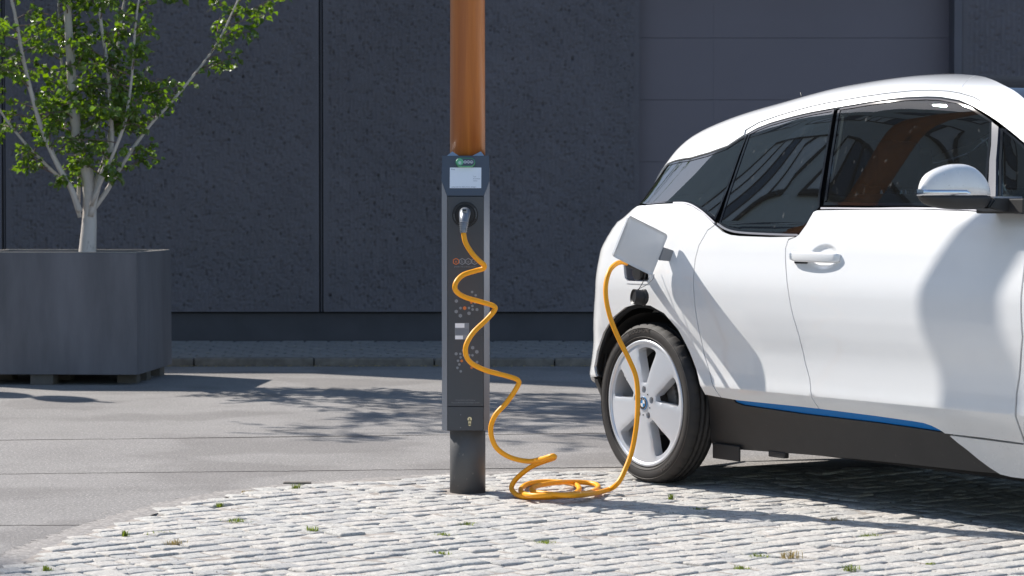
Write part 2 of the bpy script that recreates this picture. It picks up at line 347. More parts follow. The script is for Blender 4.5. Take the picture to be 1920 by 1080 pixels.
# --- cobbled island: joint bed with granite setts
paving = flat('cobbled_paving', [(-1.0,-6)]+[(x-.03, y+.012) for x, y in EDGE]+[(9,-6)], -.024, M['joint'], kind='structure')
def sett_mesh(i):
    bm = bmesh.new(); r_ = random.Random(100+i); n = 3
    # outline slightly irregular, top domed & chamfered
    def top(u, v): return .0038*(1-abs(u)**6)*(1-abs(v)**6)*r_.uniform(.7,1.2)
    cj = {}
    for a in (-1,1):
        for b in (-1,1): cj[(a,b)] = (r_.uniform(-.05,.02), r_.uniform(-.05,.02))
    def pos(u, v, sc):
        fx = (u+1)/2; fy = (v+1)/2
        jx = sum(cj[(a,b)][0]*(fx if a > 0 else 1-fx)*(fy if b > 0 else 1-fy)*a for a in (-1,1) for b in (-1,1))
        jy = sum(cj[(a,b)][1]*(fx if a > 0 else 1-fx)*(fy if b > 0 else 1-fy)*b for a in (-1,1) for b in (-1,1))
        return (u*sc+jx)*.0625, (v*sc+jy)*.0625
    g = {}
    us = [-1,-.72,.70,1]
    for a, u in enumerate(us):
        for b, v in enumerate(us):
            x, y = pos(u+(0 if abs(u)==1 else r_.uniform(-.08,.08)), v+(0 if abs(v)==1 else r_.uniform(-.08,.08)), .95)
            g[a,b] = bm.verts.new((x, y, top(u, v)-.001+r_.uniform(-.0014,.0014)))
    for a in range(3):
        for b in range(3): f = bm.faces.new((g[a,b], g[a+1,b], g[a+1,b+1], g[a,b+1])); f.smooth = True
    ring = [(a,0) for a in range(3)]+[(3,b) for b in range(3)]+[(a,3) for a in range(3,0,-1)]+[(0,b) for b in range(3,0,-1)]
    low = []
    for a, b in ring:
        x, y = pos(us[a], us[b], .985); low.append(bm.verts.new((x, y, -.0065)))
    bot = [bm.verts.new((v.co.x, v.co.y, -.035)) for v in low]
    for i_ in range(len(ring)):
        j_ = (i_+1)%len(ring)
        f = bm.faces.new((g[ring[i_]], low[i_], low[j_], g[ring[j_]])); f.smooth = True
        bm.faces.new((low[i_], bot[i_], bot[j_], low[j_]))
    me = bpy.data.meshes.new('sett'); bmesh.ops.recalc_face_normals(bm, faces=bm.faces); bm.to_mesh(me); bm.free()
    return me
SM = []
for i in range(15):
    me = sett_mesh(i); me.materials.append(M[('sett','sett_b','sett_c','sett','sett_b')[i%5]]); SM.append(me)
PHI = R(38); cu, su = math.cos(PHI), math.sin(PHI)
edge_np = [(-1.0,-6)]+EDGE+[(9,-6)]
cells = []
row = 0; v = 2.5
while v < 11.5:
    h = rng.uniform(.096,.112); u = 2.0+rng.uniform(0,.12)
    while u < 13:
        l = rng.uniform(.088,.135)
        uu = u+l/2; vv_ = v+h/2+.030*math.sin(uu*1.7+v*.6)+.016*math.sin(uu*5.1+v*2)+rng.normal(0,.003)
        x = uu*cu-vv_*su; y = uu*su+vv_*cu
        if -2 < x < 4.2 and 5.8 < y < 11.4: cells.append((x, y, l, h))
        u += l
    v += h
ca = np.array(cells)
hx = .045
ins = np.ones(len(ca), bool)
for dx_, dy_ in ((0,0),(hx,0),(-hx,0),(0,hx),(0,-hx)): ins &= inpoly(ca[:,0]+dx_, ca[:,1]+dy_, edge_np)
ca = ca[ins & (np.hypot(ca[:,0]+.178, ca[:,1]-10.253) > .115)]
pxs = 960+4800*ca[:,0]/ca[:,1]; pys = 400+4800*CAM_H/ca[:,1]
vis = (pxs > -20) & (pxs < 1940) & (pys < 1092)
order = np.argsort(np.where(vis, ca[:,1], 1e3))
far_v = []; far_f = []; far_m = []
for rank, i in enumerate(order):
    x, y, l, h = ca[i]; me = SM[rng.integers(len(SM))]
    gap = abs(rng.normal(0,.0045))
    tilt = Matrix.Rotation(rng.normal(0,.020), 4, 'X')@Matrix.Rotation(rng.normal(0,.020), 4, 'Y')
    mt = Matrix.Translation((x, y, rng.normal(.001,.0017)))@Matrix.Rotation(PHI+rng.normal(0,.075)+(math.pi if rng.random()<.5 else 0), 4, 'Z')@tilt@Matrix.Diagonal(((l-gap)/.125, (h-gap)/.125, 1, 1))
    if rank < 300:
        o = bpy.data.objects.new('sett', me); COL.objects.link(o); o.parent = paving; o.matrix_local = mt
    else:
        b0 = len(far_v); far_v += [mt@v_.co for v_ in me.vertices]; far_f += [tuple(b0+k for k in p.vertices) for p in me.polygons]
        far_m += [{'granite':0,'granite_warm':1,'granite_grey':2}[me.materials[0].name]]*len(me.polygons)
fs = pyd('distant_setts', far_v, far_f, M['sett'], paving, smooth=True, kind='stuff')
fs.data.materials.append(M['sett_b']); fs.data.materials.append(M['sett_c']); fs.data.polygons.foreach_set('material_index', far_m)
# joint sand: washed out in places, brim-full in others
bed_poly = [(-1.0,-6)]+[(x-.03, y+.012) for x, y in EDGE]+[(9,-6)]
gx_ = np.arange(-2.0, 4.3, .026); gy_ = np.arange(5.8, 11.36, .026); GX, GY = np.meshgrid(gx_, gy_)
Hn = np.zeros_like(GX)
for k in range(26):
    a_ = rng.uniform(0, math.pi); f_ = rng.uniform(4, 34); Hn += np.sin((GX*math.cos(a_)+GY*math.sin(a_))*f_+rng.uniform(0, 6.28))
Hn = Hn/Hn.std(); HZ = -.0018-.0080*np.clip(Hn-.15, 0, 1.4)+rng.normal(0, .0005, Hn.shape)
ok_ = inpoly(GX.ravel(), GY.ravel(), bed_poly).reshape(GX.shape)
nr_, nc_ = GX.shape; F_ = [(i*nc_+j, i*nc_+j+1, (i+1)*nc_+j+1, (i+1)*nc_+j) for i in range(nr_-1) for j in range(nc_-1) if ok_[i,j] and ok_[i+1,j] and ok_[i,j+1] and ok_[i+1,j+1]]
pyd('joint_sand', np.stack([GX.ravel(), GY.ravel(), HZ.ravel()], -1), F_, M['joint'], paving, smooth=True, kind='stuff')
# short granite kerb piece that shows at the bend
box('edge_stone', -.945, -.83, 10.535, 10.57, -.03, .009, M['kerb'], paving, .006).rotation_euler = (0,0,0)

# --- pavement with pavers and kerb
pave = pyd('pavement', [(X0,18.80,.035),(X1,18.80,.035),(X1,21.4,.035),(X0,21.4,.035)], [(0,1,2,3)], M['soil'], kind='structure')
def paver_mesh(lx, ly):
    bm = bmesh.new(); c = .006
    a = [bm.verts.new((sx*(lx/2), sy*(ly/2), -.03)) for sx, sy in ((-1,-1),(1,-1),(1,1),(-1,1))]
    b = [bm.verts.new((sx*(lx/2), sy*(ly/2), -c*.8)) for sx, sy in ((-1,-1),(1,-1),(1,1),(-1,1))]
    d = [bm.verts.new((sx*(lx/2-c), sy*(ly/2-c), 0)) for sx, sy in ((-1,-1),(1,-1),(1,1),(-1,1))]
    for i in range(4):
        j = (i+1)%4; bm.faces.new((a[i],a[j],b[j],b[i])); bm.faces.new((b[i],b[j],d[j],d[i]))
    bm.faces.new(d); me = bpy.data.meshes.new('paver'); bm.to_mesh(me); bm.free(); me.materials.append(M['paver']); return me
PW, PL = .195, .175
pm = paver_mesh(PW-.018, PL-.022)
k = 0; yy = 18.82+PL/2; rest = []; rowi = 0
near = []
while yy < 21.33:
    xx = -9+(rowi%2)*PW/2+rowi*.02
    while xx < 7:
        (near if (-2.78 < xx < .85) else rest).append((xx, yy)); xx += PW
    yy += PL; rowi += 1
near = near[:299] if len(near) > 300 else near
for x, y in near:
    o = bpy.data.objects.new('paver', pm); COL.objects.link(o); o.parent = pave; o.location = (x, y, .058+rng.normal(0,.0012)); o.rotation_euler = (rng.normal(0,.006), rng.normal(0,.006), 0)
V = []; F = []
for x, y in rest:
    b0 = len(V); V += [(v_.co.x+x, v_.co.y+y, v_.co.z+.058) for v_ in pm.vertices]; F += [tuple(b0+q for q in p.vertices) for p in pm.polygons]
pyd('distant_pavers', V, F, M['paver'], pave, kind='stuff')
x = -2.326-.879*8
km = None
while x < 7:
    if km is None:
        bm = bmesh.new(); bx(bm, .004, .875, 0, .13, -.05, .060, .012); km = bpy.data.meshes.new('kerbstone'); bm.to_mesh(km); bm.free(); km.materials.append(M['kerb'])
    o = bpy.data.objects.new('kerbstone', km); COL.objects.link(o); o.parent = pave; o.location = (x, 18.67+rng.normal(0,.003), rng.normal(0,.0015)); x += .879

# --- dark building
bld = empty('building', (1, 21.3, 0), label='dark blue grey building with ribbed concrete panels and a recessed metal gate', cat='building')
bld_inv = Matrix.Translation((-1, -21.3, 0))
def part(o): o.parent = bld; o.matrix_parent_inverse = bld_inv; return o
def ribbed(x0, x1, z0, z1, yf, step=.0103, ridge=.0022, pit=.0140, dens=.62, pitch=.031, edge=.045):
    nx = int((x1-x0)/step)+1; nz = int((z1-z0)/step)+1
    xs_ = np.linspace(x0, x1, nx); zs = np.linspace(z0, z1, nz); Xg, Zg = np.meshgrid(xs_, zs)
    D = ridge*np.cos(2*np.pi*(Xg-x0)/pitch)
    D += rng.normal(0, .0013, Xg.shape)
    # low-frequency unevenness
    for _ in range(14):
        kx, kz = rng.uniform(2, 40, 2)*rng.choice([-1,1], 2); D += .0006*np.sin(kx*Xg+kz*Zg+rng.uniform(0,6))
    # broken pits along the grooves
    ncol = int((x1-x0)/pitch)
    for c in range(ncol):
        xc = x0+(c+.5)*pitch; ix = int(round((xc-x0)/(x1-x0)*(nx-1)))
        n_p = rng.poisson((z1-z0)/.052*dens*2)
        iz = rng.integers(1, nz-2, n_p)
        dep = pit*rng.uniform(.35,1.25, n_p)
        for i_, d_ in zip(iz, dep):
            D[i_, min(nx-2, max(1, ix))] += d_
            if rng.random() < .35: D[i_+1, min(nx-2, max(1, ix))] += d_*.8
            if rng.random() < .15: D[i_, min(nx-2, max(1, ix+1))] += d_*.7
    m_ = (Xg < x0+edge)|(Xg > x1-edge)|(Zg < z0+edge*.4); D[m_] = 0
    Y = yf+D
    V_ = np.stack([Xg, Y, Zg], -1).reshape(-1, 3)
    idx = np.arange(nx*nz).reshape(nz, nx)
    q = np.stack([idx[:-1,:-1], idx[:-1,1:], idx[1:,1:], idx[1:,:-1]], -1).reshape(-1, 4)
    # border back to the wall
    nb = len(V_)
    back = np.array([(x0,yf+.06,z0),(x1,yf+.06,z0),(x1,yf+.06,z1),(x0,yf+.06,z1)])
    V_ = np.concatenate([V_, back]); c0, c1_, c2_, c3_ = idx[0,0], idx[0,-1], idx[-1,-1], idx[-1,0]
    ex = np.array([(nb,nb+1,c1_,c0),(nb+1,nb+2,c2_,c1_),(nb+3,nb,c0,c3_),(nb+2,nb+3,c3_,c2_)])
    q = np.concatenate([q, ex])
    me = bpy.data.meshes.new('wall_panel'); me.vertices.add(len(V_)); me.vertices.foreach_set('co', V_.astype(np.float32).ravel())
    me.loops.add(len(q)*4); me.loops.foreach_set('vertex_index', q.astype(np.int32).ravel())
    me.polygons.add(len(q)); me.polygons.foreach_set('loop_start', np.arange(0, len(q)*4, 4, dtype=np.int32)); me.polygons.foreach_set('loop_total', np.full(len(q), 4, dtype=np.int32))
    me.update(calc_edges=True); me.validate()
    return part(link('wall_panel', me, M['wall']))
YW_ = 21.25
ribbed(-5.4, -4.235, .30, 3.15, YW_, step=.0125)
ribbed(-4.20, -1.602, .30, 3.15, YW_)
ribbed(-1.566, 1.055, .30, 3.15, YW_)
ribbed(3.725, 5.0, .60, 3.15, YW_-.03, step=.0110, ridge=.0055, pit=.016, dens=.40, pitch=.044)
part(box('wall', -14, 1.055, 21.315, 23.0, .0, 3.149, M['dark']))
for a_, b_ in ((-1.602,-1.566),(-4.235,-4.20)):      # sealed joints with a slim bead
    part(box('panel_joint', a_+.012, b_-.012, 21.275, 21.314, .30, 3.148, M['wallflat']))
part(box('plinth', -14, 1.055, 21.30, 21.314, .0, .285, M['plinth']))
part(box('wall', 3.721, 14, 21.29, 23.0, 0, 3.149, M['wallflat']))
part(box('plinth', 3.725, 14, 21.26, 21.289, 0, .285, M['plinth']))
part(box('wall_panel', -14, -5.43, 21.25, 21.30, .30, 3.15, M['wall']))
part(box('wall_panel', 5.03, 14, 21.22, 21.28, .30, 3.15, M['wall']))
part(box('jamb', 3.655, 3.72, 21.20, 22.2, 0, 3.149, M['wallflat']))
part(box('upper_wall', -14, -5.8, 21.25, 23.0, 3.15, 4.95, M['wallflat']))
part(box('upper_wall', -5.8, 14, 21.25, 31.0, 3.15, 9.2, M['wallflat']))
gd = part(box('metal_gate', 1.056, 3.66, 21.50, 21.60, 0, 3.149, M['dark']))
seams = [.0,.516,1.033,1.549,2.066,2.583,3.10]
for i in range(6):
    for (a_, b_) in ((1.06,1.6868),(1.6876,3.655)):
        o = box('gate_panel', a_, b_, 21.46, 21.499, seams[i]+.002, seams[i+1]-.001, M['gdoor'], bev=.0); o.parent = gd

# ================================================================== CAR
TH = R(57.5)
CAR_O = Vector((.5634, 10.5364, 0))-Vector((-math.sin(TH), -math.cos(TH), 0))*.86
car = empty('parked_car', CAR_O, -TH, label='white electric hatchback with tinted windows and a blue sill stripe, plugged in to charge', cat='car')
car_b = empty('body', (0,0,0)); car_b.parent = car
def herm(xs, ys, x):
    xs = np.asarray(xs, float); ys = np.asarray(ys, float); d = np.diff(ys)/np.diff(xs); m = np.zeros_like(ys)
    for i in range(1, len(xs)-1):
        if d[i-1]*d[i] > 0:
            w1 = 2*(xs[i+1]-xs[i])+(xs[i]-xs[i-1]); w2 = (xs[i+1]-xs[i])+2*(xs[i]-xs[i-1]); m[i] = (w1+w2)/(w1/d[i-1]+w2/d[i])
    m[0] = d[0]; m[-1] = d[-1]
    x = np.asarray(x, float); k = np.clip(np.searchsorted(xs, x)-1, 0, len(xs)-2); h = xs[k+1]-xs[k]; t = np.clip((x-xs[k])/h, 0, 1)
    return ys[k]*(2*t**3-3*t*t+1)+h*m[k]*(t**3-2*t*t+t)+ys[k+1]*(-2*t**3+3*t*t)+h*m[k+1]*(t**3-t*t)
ZTx = [-.75,-.62,-.5,-.35,-.15,.1,.4,.8,1.1,1.4,1.8,2.25,2.75,3.3]
ZTz = [.92,.95,1.0628,1.2248,1.4660,1.5456,1.5952,1.6462,1.6601,1.6440,1.6080,1.44,1.10,.86]
XRz = [.12,.35,.6,.8,.95,1.02,1.1,1.3,1.7]
XRx = [-.33,-.4157,-.3673,-.3202,-.3168,-.2837,-.2266,-.1408,.08]
Z0 = .12; ZB = 1.08; HUBX = -.03; HUBZ = .333
HANDLE = (1.118, .955)
def side_profile(z):
    return herm([.12,.2,.33,.418,.430,.48,.557,.666,.74,.81,.96,.98,1.08,1.2], [-.135,-.118,-.078,-.034,-.0295,-.032,-.0285,-.0105,-.002,0,-.0245,-.029,-.056,-.095], z)
def car_pt(x, q, off=0.0, recess=False):
    x = np.asarray(x, float); q = np.asarray(q, float)
    lo = q <= 1; zt = herm(ZTx, ZTz, x); zb = np.minimum(ZB, zt-.02)
    t = np.sin(np.pi/2*np.clip(q-1, 0, 1)); z = np.where(lo, Z0+(zb-Z0)*q, zb+(zt-zb)*t)
    base = .885-.014*np.abs((x-1.1)/1.5)**2.2-np.where(x > 2.4, .9*np.maximum(0, x-2.4)**2.2, 0)+side_profile(np.minimum(z, ZB))
    g = np.where(lo, 1., np.maximum(0, 1-np.clip(t, 0, 1)**14)**(1/3)*(1-.30*np.clip(t, 0, 1)))
    u = np.maximum(0, herm(XRz, XRx, z)-x); uf = np.maximum(0, x-2.95)
    y = base*g-(3.0*u**2+25*u**5+3.*uf**2+12*uf**5)*np.where(lo, 1, np.sqrt(g))
    if recess:
        rr = ((x-HANDLE[0]-.010)/.088)**2+((z-HANDLE[1]+.001)/.050)**2
        w_ = np.clip(1-rr, 0, 1); w_ = np.clip(w_*1.5, 0, 1); y = y-.011*w_*w_*(3-2*w_)
    y = np.maximum(y, 0)
    return x, y, z
def car_frame(x, q, off=0., recess=False):
    h = 1.5e-3
    P = np.stack(car_pt(x, q, 0, recess), -1)
    qa = np.clip(q+h, 0, 1.998); qb = q-h
    dx_ = np.stack(car_pt(x+h, q, 0, recess), -1)-np.stack(car_pt(x-h, q, 0, recess), -1)
    dq_ = np.stack(car_pt(x, qa, 0, recess), -1)-np.stack(car_pt(x, qb, 0, recess), -1)
    Nn = np.cross(dq_, dx_); ln = np.linalg.norm(Nn, axis=-1, keepdims=True); Nn = Nn/np.maximum(ln, 1e-12)
    # outward has positive y or positive z
    s = np.sign(Nn[...,1:2]*1.0+Nn[...,2:3]*.05); s[s == 0] = 1; Nn = Nn*s
    return P-Nn*off, Nn
VROWS = [(z-Z0)/(ZB-Z0) for z in (.412,.418,.424,.430,.437,.45,.95,.96,.97,.98,.99)]
def skin(name, poly, m, parent, off=0., holes=(), gap=.0, step=.034, thick=.014, sides=(1,-1), recess=False, fine=None, rows=True, edge=.012):
    """a body panel cut out of the car's surface along an outline in (length, girth) coordinates"""
    if gap: poly = shrink(poly, gap)
    poly = resample(poly, step*.8); holes = [resample(hh, step*.6) for hh in holes]
    pts = [Vector(p) for p in poly]; ed = [(i, (i+1)%len(poly)) for i in range(len(poly))]; loops = [list(range(len(poly)))]
    for hh in holes:
        b0 = len(pts); pts += [Vector(p) for p in hh]; ed += [(b0+i, b0+(i+1)%len(hh)) for i in range(len(hh))]; loops.append(list(range(b0, b0+len(hh))))
    pa = np.array([tuple(p) for p in poly]); x0, q0 = pa.min(0); x1, q1 = pa.max(0)
    qs = list(np.arange(q0+step/2, q1, step))
    if rows: qs = [q for q in qs if all(abs(q-r_) > .009 for r_ in VROWS)]+[r_ for r_ in VROWS if q0 < r_ < q1]
    gx, gq = np.meshgrid(np.arange(x0+step/2, x1, step), np.array(qs)); G = np.stack([gx.ravel(), gq.ravel()], -1)
    if fine is not None:
        fx0, fx1, fq0, fq1, fstep = fine
        G = G[~((G[:,0] > fx0)&(G[:,0] < fx1)&(G[:,1] > fq0)&(G[:,1] < fq1))]
        a_, b_ = np.meshgrid(np.arange(fx0, fx1, fstep), np.arange(fq0, fq1, fstep)); G = np.concatenate([G, np.stack([a_.ravel(), b_.ravel()], -1)])
    if len(G):
        ins = inpoly(G[:,0], G[:,1], poly)
        for hh in holes: ins &= ~inpoly(G[:,0], G[:,1], hh)
        G = G[ins]
        allp = np.array([tuple(p) for p in pts]); md = step*.3 if fine is None else .006
        d_ = np.sqrt(((G[:,None,:]-allp[None])**2).sum(-1)).min(1); G = G[d_ > md]
    for g_ in G: pts.append(Vector((float(g_[0]), float(g_[1]))))
    vv, ee, ff, *_ = delaunay_2d_cdt(pts, ed, [], 0, 1e-7)
    va = np.array([tuple(v_) for v_ in vv]); fa = np.array([tuple(f) for f in ff]); cc = va[fa].mean(1)
    ok = inpoly(cc[:,0], cc[:,1], poly)
    for hh in holes: ok &= ~inpoly(cc[:,0], cc[:,1], hh)
    fa = fa[ok]
    P, Nn = car_frame(va[:,0], va[:,1], off, recess)
    # boundary edges
    cnt = {}
    for t_ in fa:
        for a, b in ((0,1),(1,2),(2,0)):
            cnt.setdefault((min(t_[a],t_[b]), max(t_[a],t_[b])), []).append((t_[a], t_[b]))
    bd = [v_[0] for v_ in cnt.values() if len(v_) == 1]
    out = []
    for sd in sides:
        PP = P.copy(); NN = Nn.copy()
        PP[:,1] *= -sd; NN[:,1] *= -sd          # near side of the car is local -y
        nv = len(PP); V_ = PP.tolist(); Nl = NN.tolist(); F_ = []
        for t_ in fa:
            a, b, c = PP[t_[0]], PP[t_[1]], PP[t_[2]]
            F_.append(tuple(int(i) for i in t_) if np.dot(np.cross(b-a, c-a), NN[t_[0]]) > 0 else tuple(int(i) for i in t_[::-1]))
        if thick:
            mp = {}
            for a, b in bd:
                for i in (a, b):
                    if i not in mp:
                        mp[i] = len(V_); V_.append((PP[i]).tolist()); V_.append((PP[i]-NN[i]*thick).tolist())
                i0, j0 = mp[a], mp[b]; F_.append((i0, j0, j0+1, i0+1))
        me = bpy.data.meshes.new(name); me.from_pydata(V_, [], F_)
        sm = [True]*len(fa)+[False]*(len(F_)-len(fa)); me.polygons.foreach_set('use_smooth', sm)
        nrm = []
        me.update()
        ln_ = np.zeros((len(me.loops), 3)); vi = np.empty(len(me.loops), dtype=np.int32); me.loops.foreach_get('vertex_index', vi)
        msk = vi < nv; ln_[msk] = np.array(Nl)[vi[msk]]
        me.normals_split_custom_set(ln_.tolist())
        out.append(link(name, me, m, parent))
    return out
# --- outlines (length from the rear axle, girth coordinate)
roof_low = [(-0.145,1.440),(-0.103,1.434),(0.034,1.406),(0.159,1.411),(0.278,1.432),(0.365,1.490)]
strip_low = [(0.387,1.502),(0.433,1.526),(0.510,1.544),(0.642,1.555),(0.769,1.563),(0.905,1.571),(1.010,1.578),(1.135,1.594),(1.295,1.623),(1.402,1.634),(1.474,1.633),(1.585,1.613),(1.668,1.578),(1.754,1.533),(1.866,1.472),(1.992,1.407),(2.124,1.301),(2.259,1.165)]
strip_top = [(0.350,1.530),(0.428,1.567),(0.537,1.586),(0.667,1.599),(0.830,1.616),(0.985,1.625),(1.107,1.638),(1.218,1.657),(1.304,1.674),(1.398,1.684),(1.498,1.679),(1.562,1.666),(1.652,1.638),(1.729,1.597),(1.846,1.531),(1.974,1.461),(2.123,1.360),(2.306,1.197)]
roof_seam = [(1.562,1.666),(1.539,1.718),(1.502,1.777),(1.440,1.843),(1.385,1.888)]
apil_out = [(1.385,1.888),(1.496,1.855),(1.626,1.803),(1.729,1.756),(1.800,1.724),(1.857,1.694),(1.921,1.657),(2.150,1.494),(2.42,1.34)]
rq_right = [(0.385,1.487),(0.387,1.347),(0.397,1.174),(0.415,0.998)]
rq_bot = [(-0.215,1.134),(-0.144,1.118),(0.055,1.112),(0.135,1.108),(0.203,1.090),(0.300,1.050),(0.408,0.996)]
rd_glass_bot = [(0.423,0.995),(0.486,0.974),(0.581,0.961),(0.777,0.955),(0.938,0.954)]
rd_glass_right = [(0.938,0.954),(0.973,0.976),(0.995,1.035),(1.023,1.070),(1.001,1.128),(0.964,1.284),(0.924,1.464),(0.905,1.556)]
fd_glass_left = [(0.923,1.560),(0.984,1.282),(1.042,1.071)]
fd_glass_front = [(1.806,1.493),(1.838,1.365),(1.858,1.288),(1.929,1.074)]
div_right = [(1.853,1.470),(1.897,1.291),(1.976,1.076)]
fd_left = [(0.937,0.947),(0.897,0.935),(0.890,0.901),(0.902,0.854),(0.922,0.798),(0.943,0.738),(0.962,0.661),(0.993,0.565),(1.013,0.448),(1.036,0.387),(1.049,0.315),(1.066,0.268)]
fd_bot = [(1.066,0.268),(1.379,0.262),(1.583,0.256),(1.641,0.253),(1.677,0.246),(1.714,0.233),(1.737,0.220),(1.931,0.219),(2.132,0.214)]
fd_front = [(2.132,0.214),(2.140,0.397),(2.193,0.601),(2.190,0.800),(2.181,0.950),(2.187,1.056)]
fd_top = [(2.187,1.056),(1.958,1.056),(1.580,1.062),(1.230,1.058),(1.020,1.056),(1.001,1.049),(0.982,0.995),(0.953,0.957)]
rd_left = [(0.410,0.992),(0.368,0.969),(0.331,0.905),(0.323,0.845),(0.333,0.767),(0.339,0.717),(0.349,0.628),(0.356,0.557),(0.371,0.453),(0.424,0.333),(0.458,0.274)]
rd_top = [(0.937,0.947),(0.780,0.946),(0.585,0.949),(0.527,0.953),(0.471,0.965)]
arch = [(-0.408,0.311),(-0.432,0.358),(-0.407,0.427),(-0.341,0.510),(-0.248,0.583),(-0.150,0.629),(-0.065,0.646),(0.034,0.642),(0.127,0.613),(0.211,0.549),(0.270,0.458),(0.314,0.382),(0.341,0.321),(0.352,0.280)]
sill_bot = [(0.309,0.045),(0.521,0.055),(0.876,0.067),(1.188,0.075),(1.490,0.080),(1.834,0.083),(1.971,0.087)]
sill_diag = [(1.752,0.213),(1.783,0.191),(1.829,0.164),(1.875,0.134),(1.923,0.108),(1.971,0.087)]
blue_low = [(0.513,0.269),(0.523,0.252),(0.571,0.244),(0.935,0.234),(1.242,0.231),(1.362,0.230),(1.567,0.225),(1.721,0.220)]
PORT = [(-0.176,0.835),(-0.020,0.835),(0.003,0.820),(0.029,0.756),(0.016,0.743),(-0.134,0.743),(-0.155,0.756),(-0.181,0.820)]
G = .0028
skin('rear_valance', [(-.76,.06),(-.46,.06),(-.43,.30),(-.76,.30)], M['sill'], car_b, off=.01, gap=G)
skin('rear_fender', [(-.76,.31),(-.43,.31)]+arch+[(0.455,0.274)]+rd_left[::-1]+rq_bot[::-1][1:]+[(-0.450,1.092),(-0.760,1.092)], M['white'], car_b, gap=G, holes=[PORT])
skin('rear_door', rd_left+[(0.566,0.269),(0.944,0.269),(1.066,0.268)]+fd_left[::-1][1:]+rd_top[1:], M['white'], car_b, gap=G)
skin('front_door', fd_left+fd_bot[1:]+fd_front[1:]+fd_top[1:], M['white'], car_b, gap=G, recess=True, fine=(1.0,1.26,.775,.945,.0045))
skin('roof_rail', [(-0.400,1.347)]+roof_low+[(0.358,1.527)]+strip_top[1:12]+roof_seam[1:]+[(1.1,1.93),(.4,1.94),(-.40,1.94)], M['white'], car_b, gap=.001, rows=False)
skin('front_pillar', strip_top[11:]+apil_out[::-1]+roof_seam[::-1][1:-1], M['white'], car_b, gap=.001, rows=False)
skin('window_frame', [(0.364,1.523)]+strip_top[1:]+strip_low[::-1]+[(0.371,1.494)], M['white'], car_b, off=.004, gap=.0015, rows=False, step=.02)
skin('rear_roof', [(-.40,1.94),(.4,1.94),(1.1,1.93),(1.385,1.888),(1.496,1.855),(1.30,1.96),(1.28,1.995),(-.40,1.995)], M['glossblack'], car_b, off=.006, gap=.001, rows=False)
skin('windscreen', apil_out[1:]+[(2.62,1.25),(2.62,1.995),(1.285,1.995),(1.305,1.96)], M['privacy'], car_b, off=.004, rows=False, step=.05)
skin('tailgate_glass', [(-0.720,1.100),(-0.246,1.166),(-0.152,1.443),(-0.400,1.345),(-.40,1.99),(-.72,1.99)], M['glossblack'], car_b, off=.008, rows=False)
# windows: black surround + pane
def window(outline, m_glass, inset=.014, extra=0):
    fr = skin('window_seal', outline, M['glossblack'], car_b, off=.005, gap=.0025, holes=[shrink(shrink(outline, .0025), inset)], rows=False, step=.02, thick=.01)
    gl = skin('window', shrink(outline, inset-.004), m_glass, car_b, off=.0075, rows=False, step=.035, thick=0)
    for a, b in zip(fr, gl): a.parent = b
rqw = [(-0.232,1.164)]+[(x, q+.006) for x, q in rq_bot[1:-1]]+[(0.394,1.013)]+rq_right[::-1][1:]+[(0.354,1.479),(0.267,1.425),(0.150,1.404),(0.030,1.400),(-0.159,1.439)]
window(rqw, M['privacy'], .011)
rdw = rd_glass_bot+rd_glass_right[1:]+[(x, q-.008) for x, q in strip_low[:6]][::-1]+[(0.395,1.347),(0.405,1.174)]
window(rdw, M['privacy'], .011)
fdw = fd_glass_left[::-1][:0]+[(1.046,1.075),(1.315,1.073),(1.562,1.075),(1.922,1.074)]+fd_glass_front[::-1][1:]+[(x, q-.008) for x, q in strip_low[5:14]][::-1][1:]+fd_glass_left
window(fdw, M['glass'], .012)
fqw = [(1.983,1.080),(2.171,1.084),(2.247,1.157)]+[(x, q-.008) for x, q in strip_low[14:17]][::-1]+[(1.853,1.457),(1.902,1.291)]
window(fqw, M['glass'], .012)
skin('window_divider', [(1.804,1.485),(1.842,1.364),(1.861,1.287),(1.934,1.074),(1.974,1.076),(1.892,1.292),(1.845,1.462)], M['divider'], car_b, off=.002, rows=False, step=.02)
# slim belt trims
def ribbon(name, line, wdt, m, off=-.001, th=.006):
    L_ = [tuple(p)[:2] for p in catmull([(x, q, 0) for x, q in line], 4)]
    skin(name, L_+[(x, q-wdt) for x, q in L_][::-1], m, car_b, off=off, rows=False, step=.02, thick=th)
ribbon('belt_trim', [(0.057,1.118),(0.135,1.113),(0.203,1.096),(0.298,1.056),(0.402,1.003)], .0075, M['trim'])
ribbon('belt_trim', [(0.422,1.000),(0.486,0.978),(0.581,0.965),(0.777,0.959),(0.943,0.957)], .0075, M['trim'])
ribbon('belt_trim', [(1.038,1.066),(1.316,1.065),(1.563,1.068),(1.948,1.065),(2.162,1.063)], .0065, M['trim'])
# sill, blue stripe, lower front piece
skin('sill_cover', [(0.350,0.274),(0.506,0.270)]+blue_low+[(1.752,0.219)]+sill_diag[1:]+sill_bot[::-1][1:]+[(0.286,0.054),(0.280,0.084),(0.306,0.177)], M['sill'], car_b, off=.012, gap=.001, rows=False)
skin('blue_stripe', blue_low+[(1.700,0.242),(1.668,0.255),(1.570,0.264),(1.060,0.276),(0.529,0.281)], M['blue'], car_b, off=.018, rows=False, step=.02)
skin('lower_front_piece', sill_diag+[(2.024,0.082),(2.4,.08),(2.4,.212),(2.134,0.209),(1.762,0.215)], M['white'], car_b, off=.004, gap=.001, rows=False, step=.02)
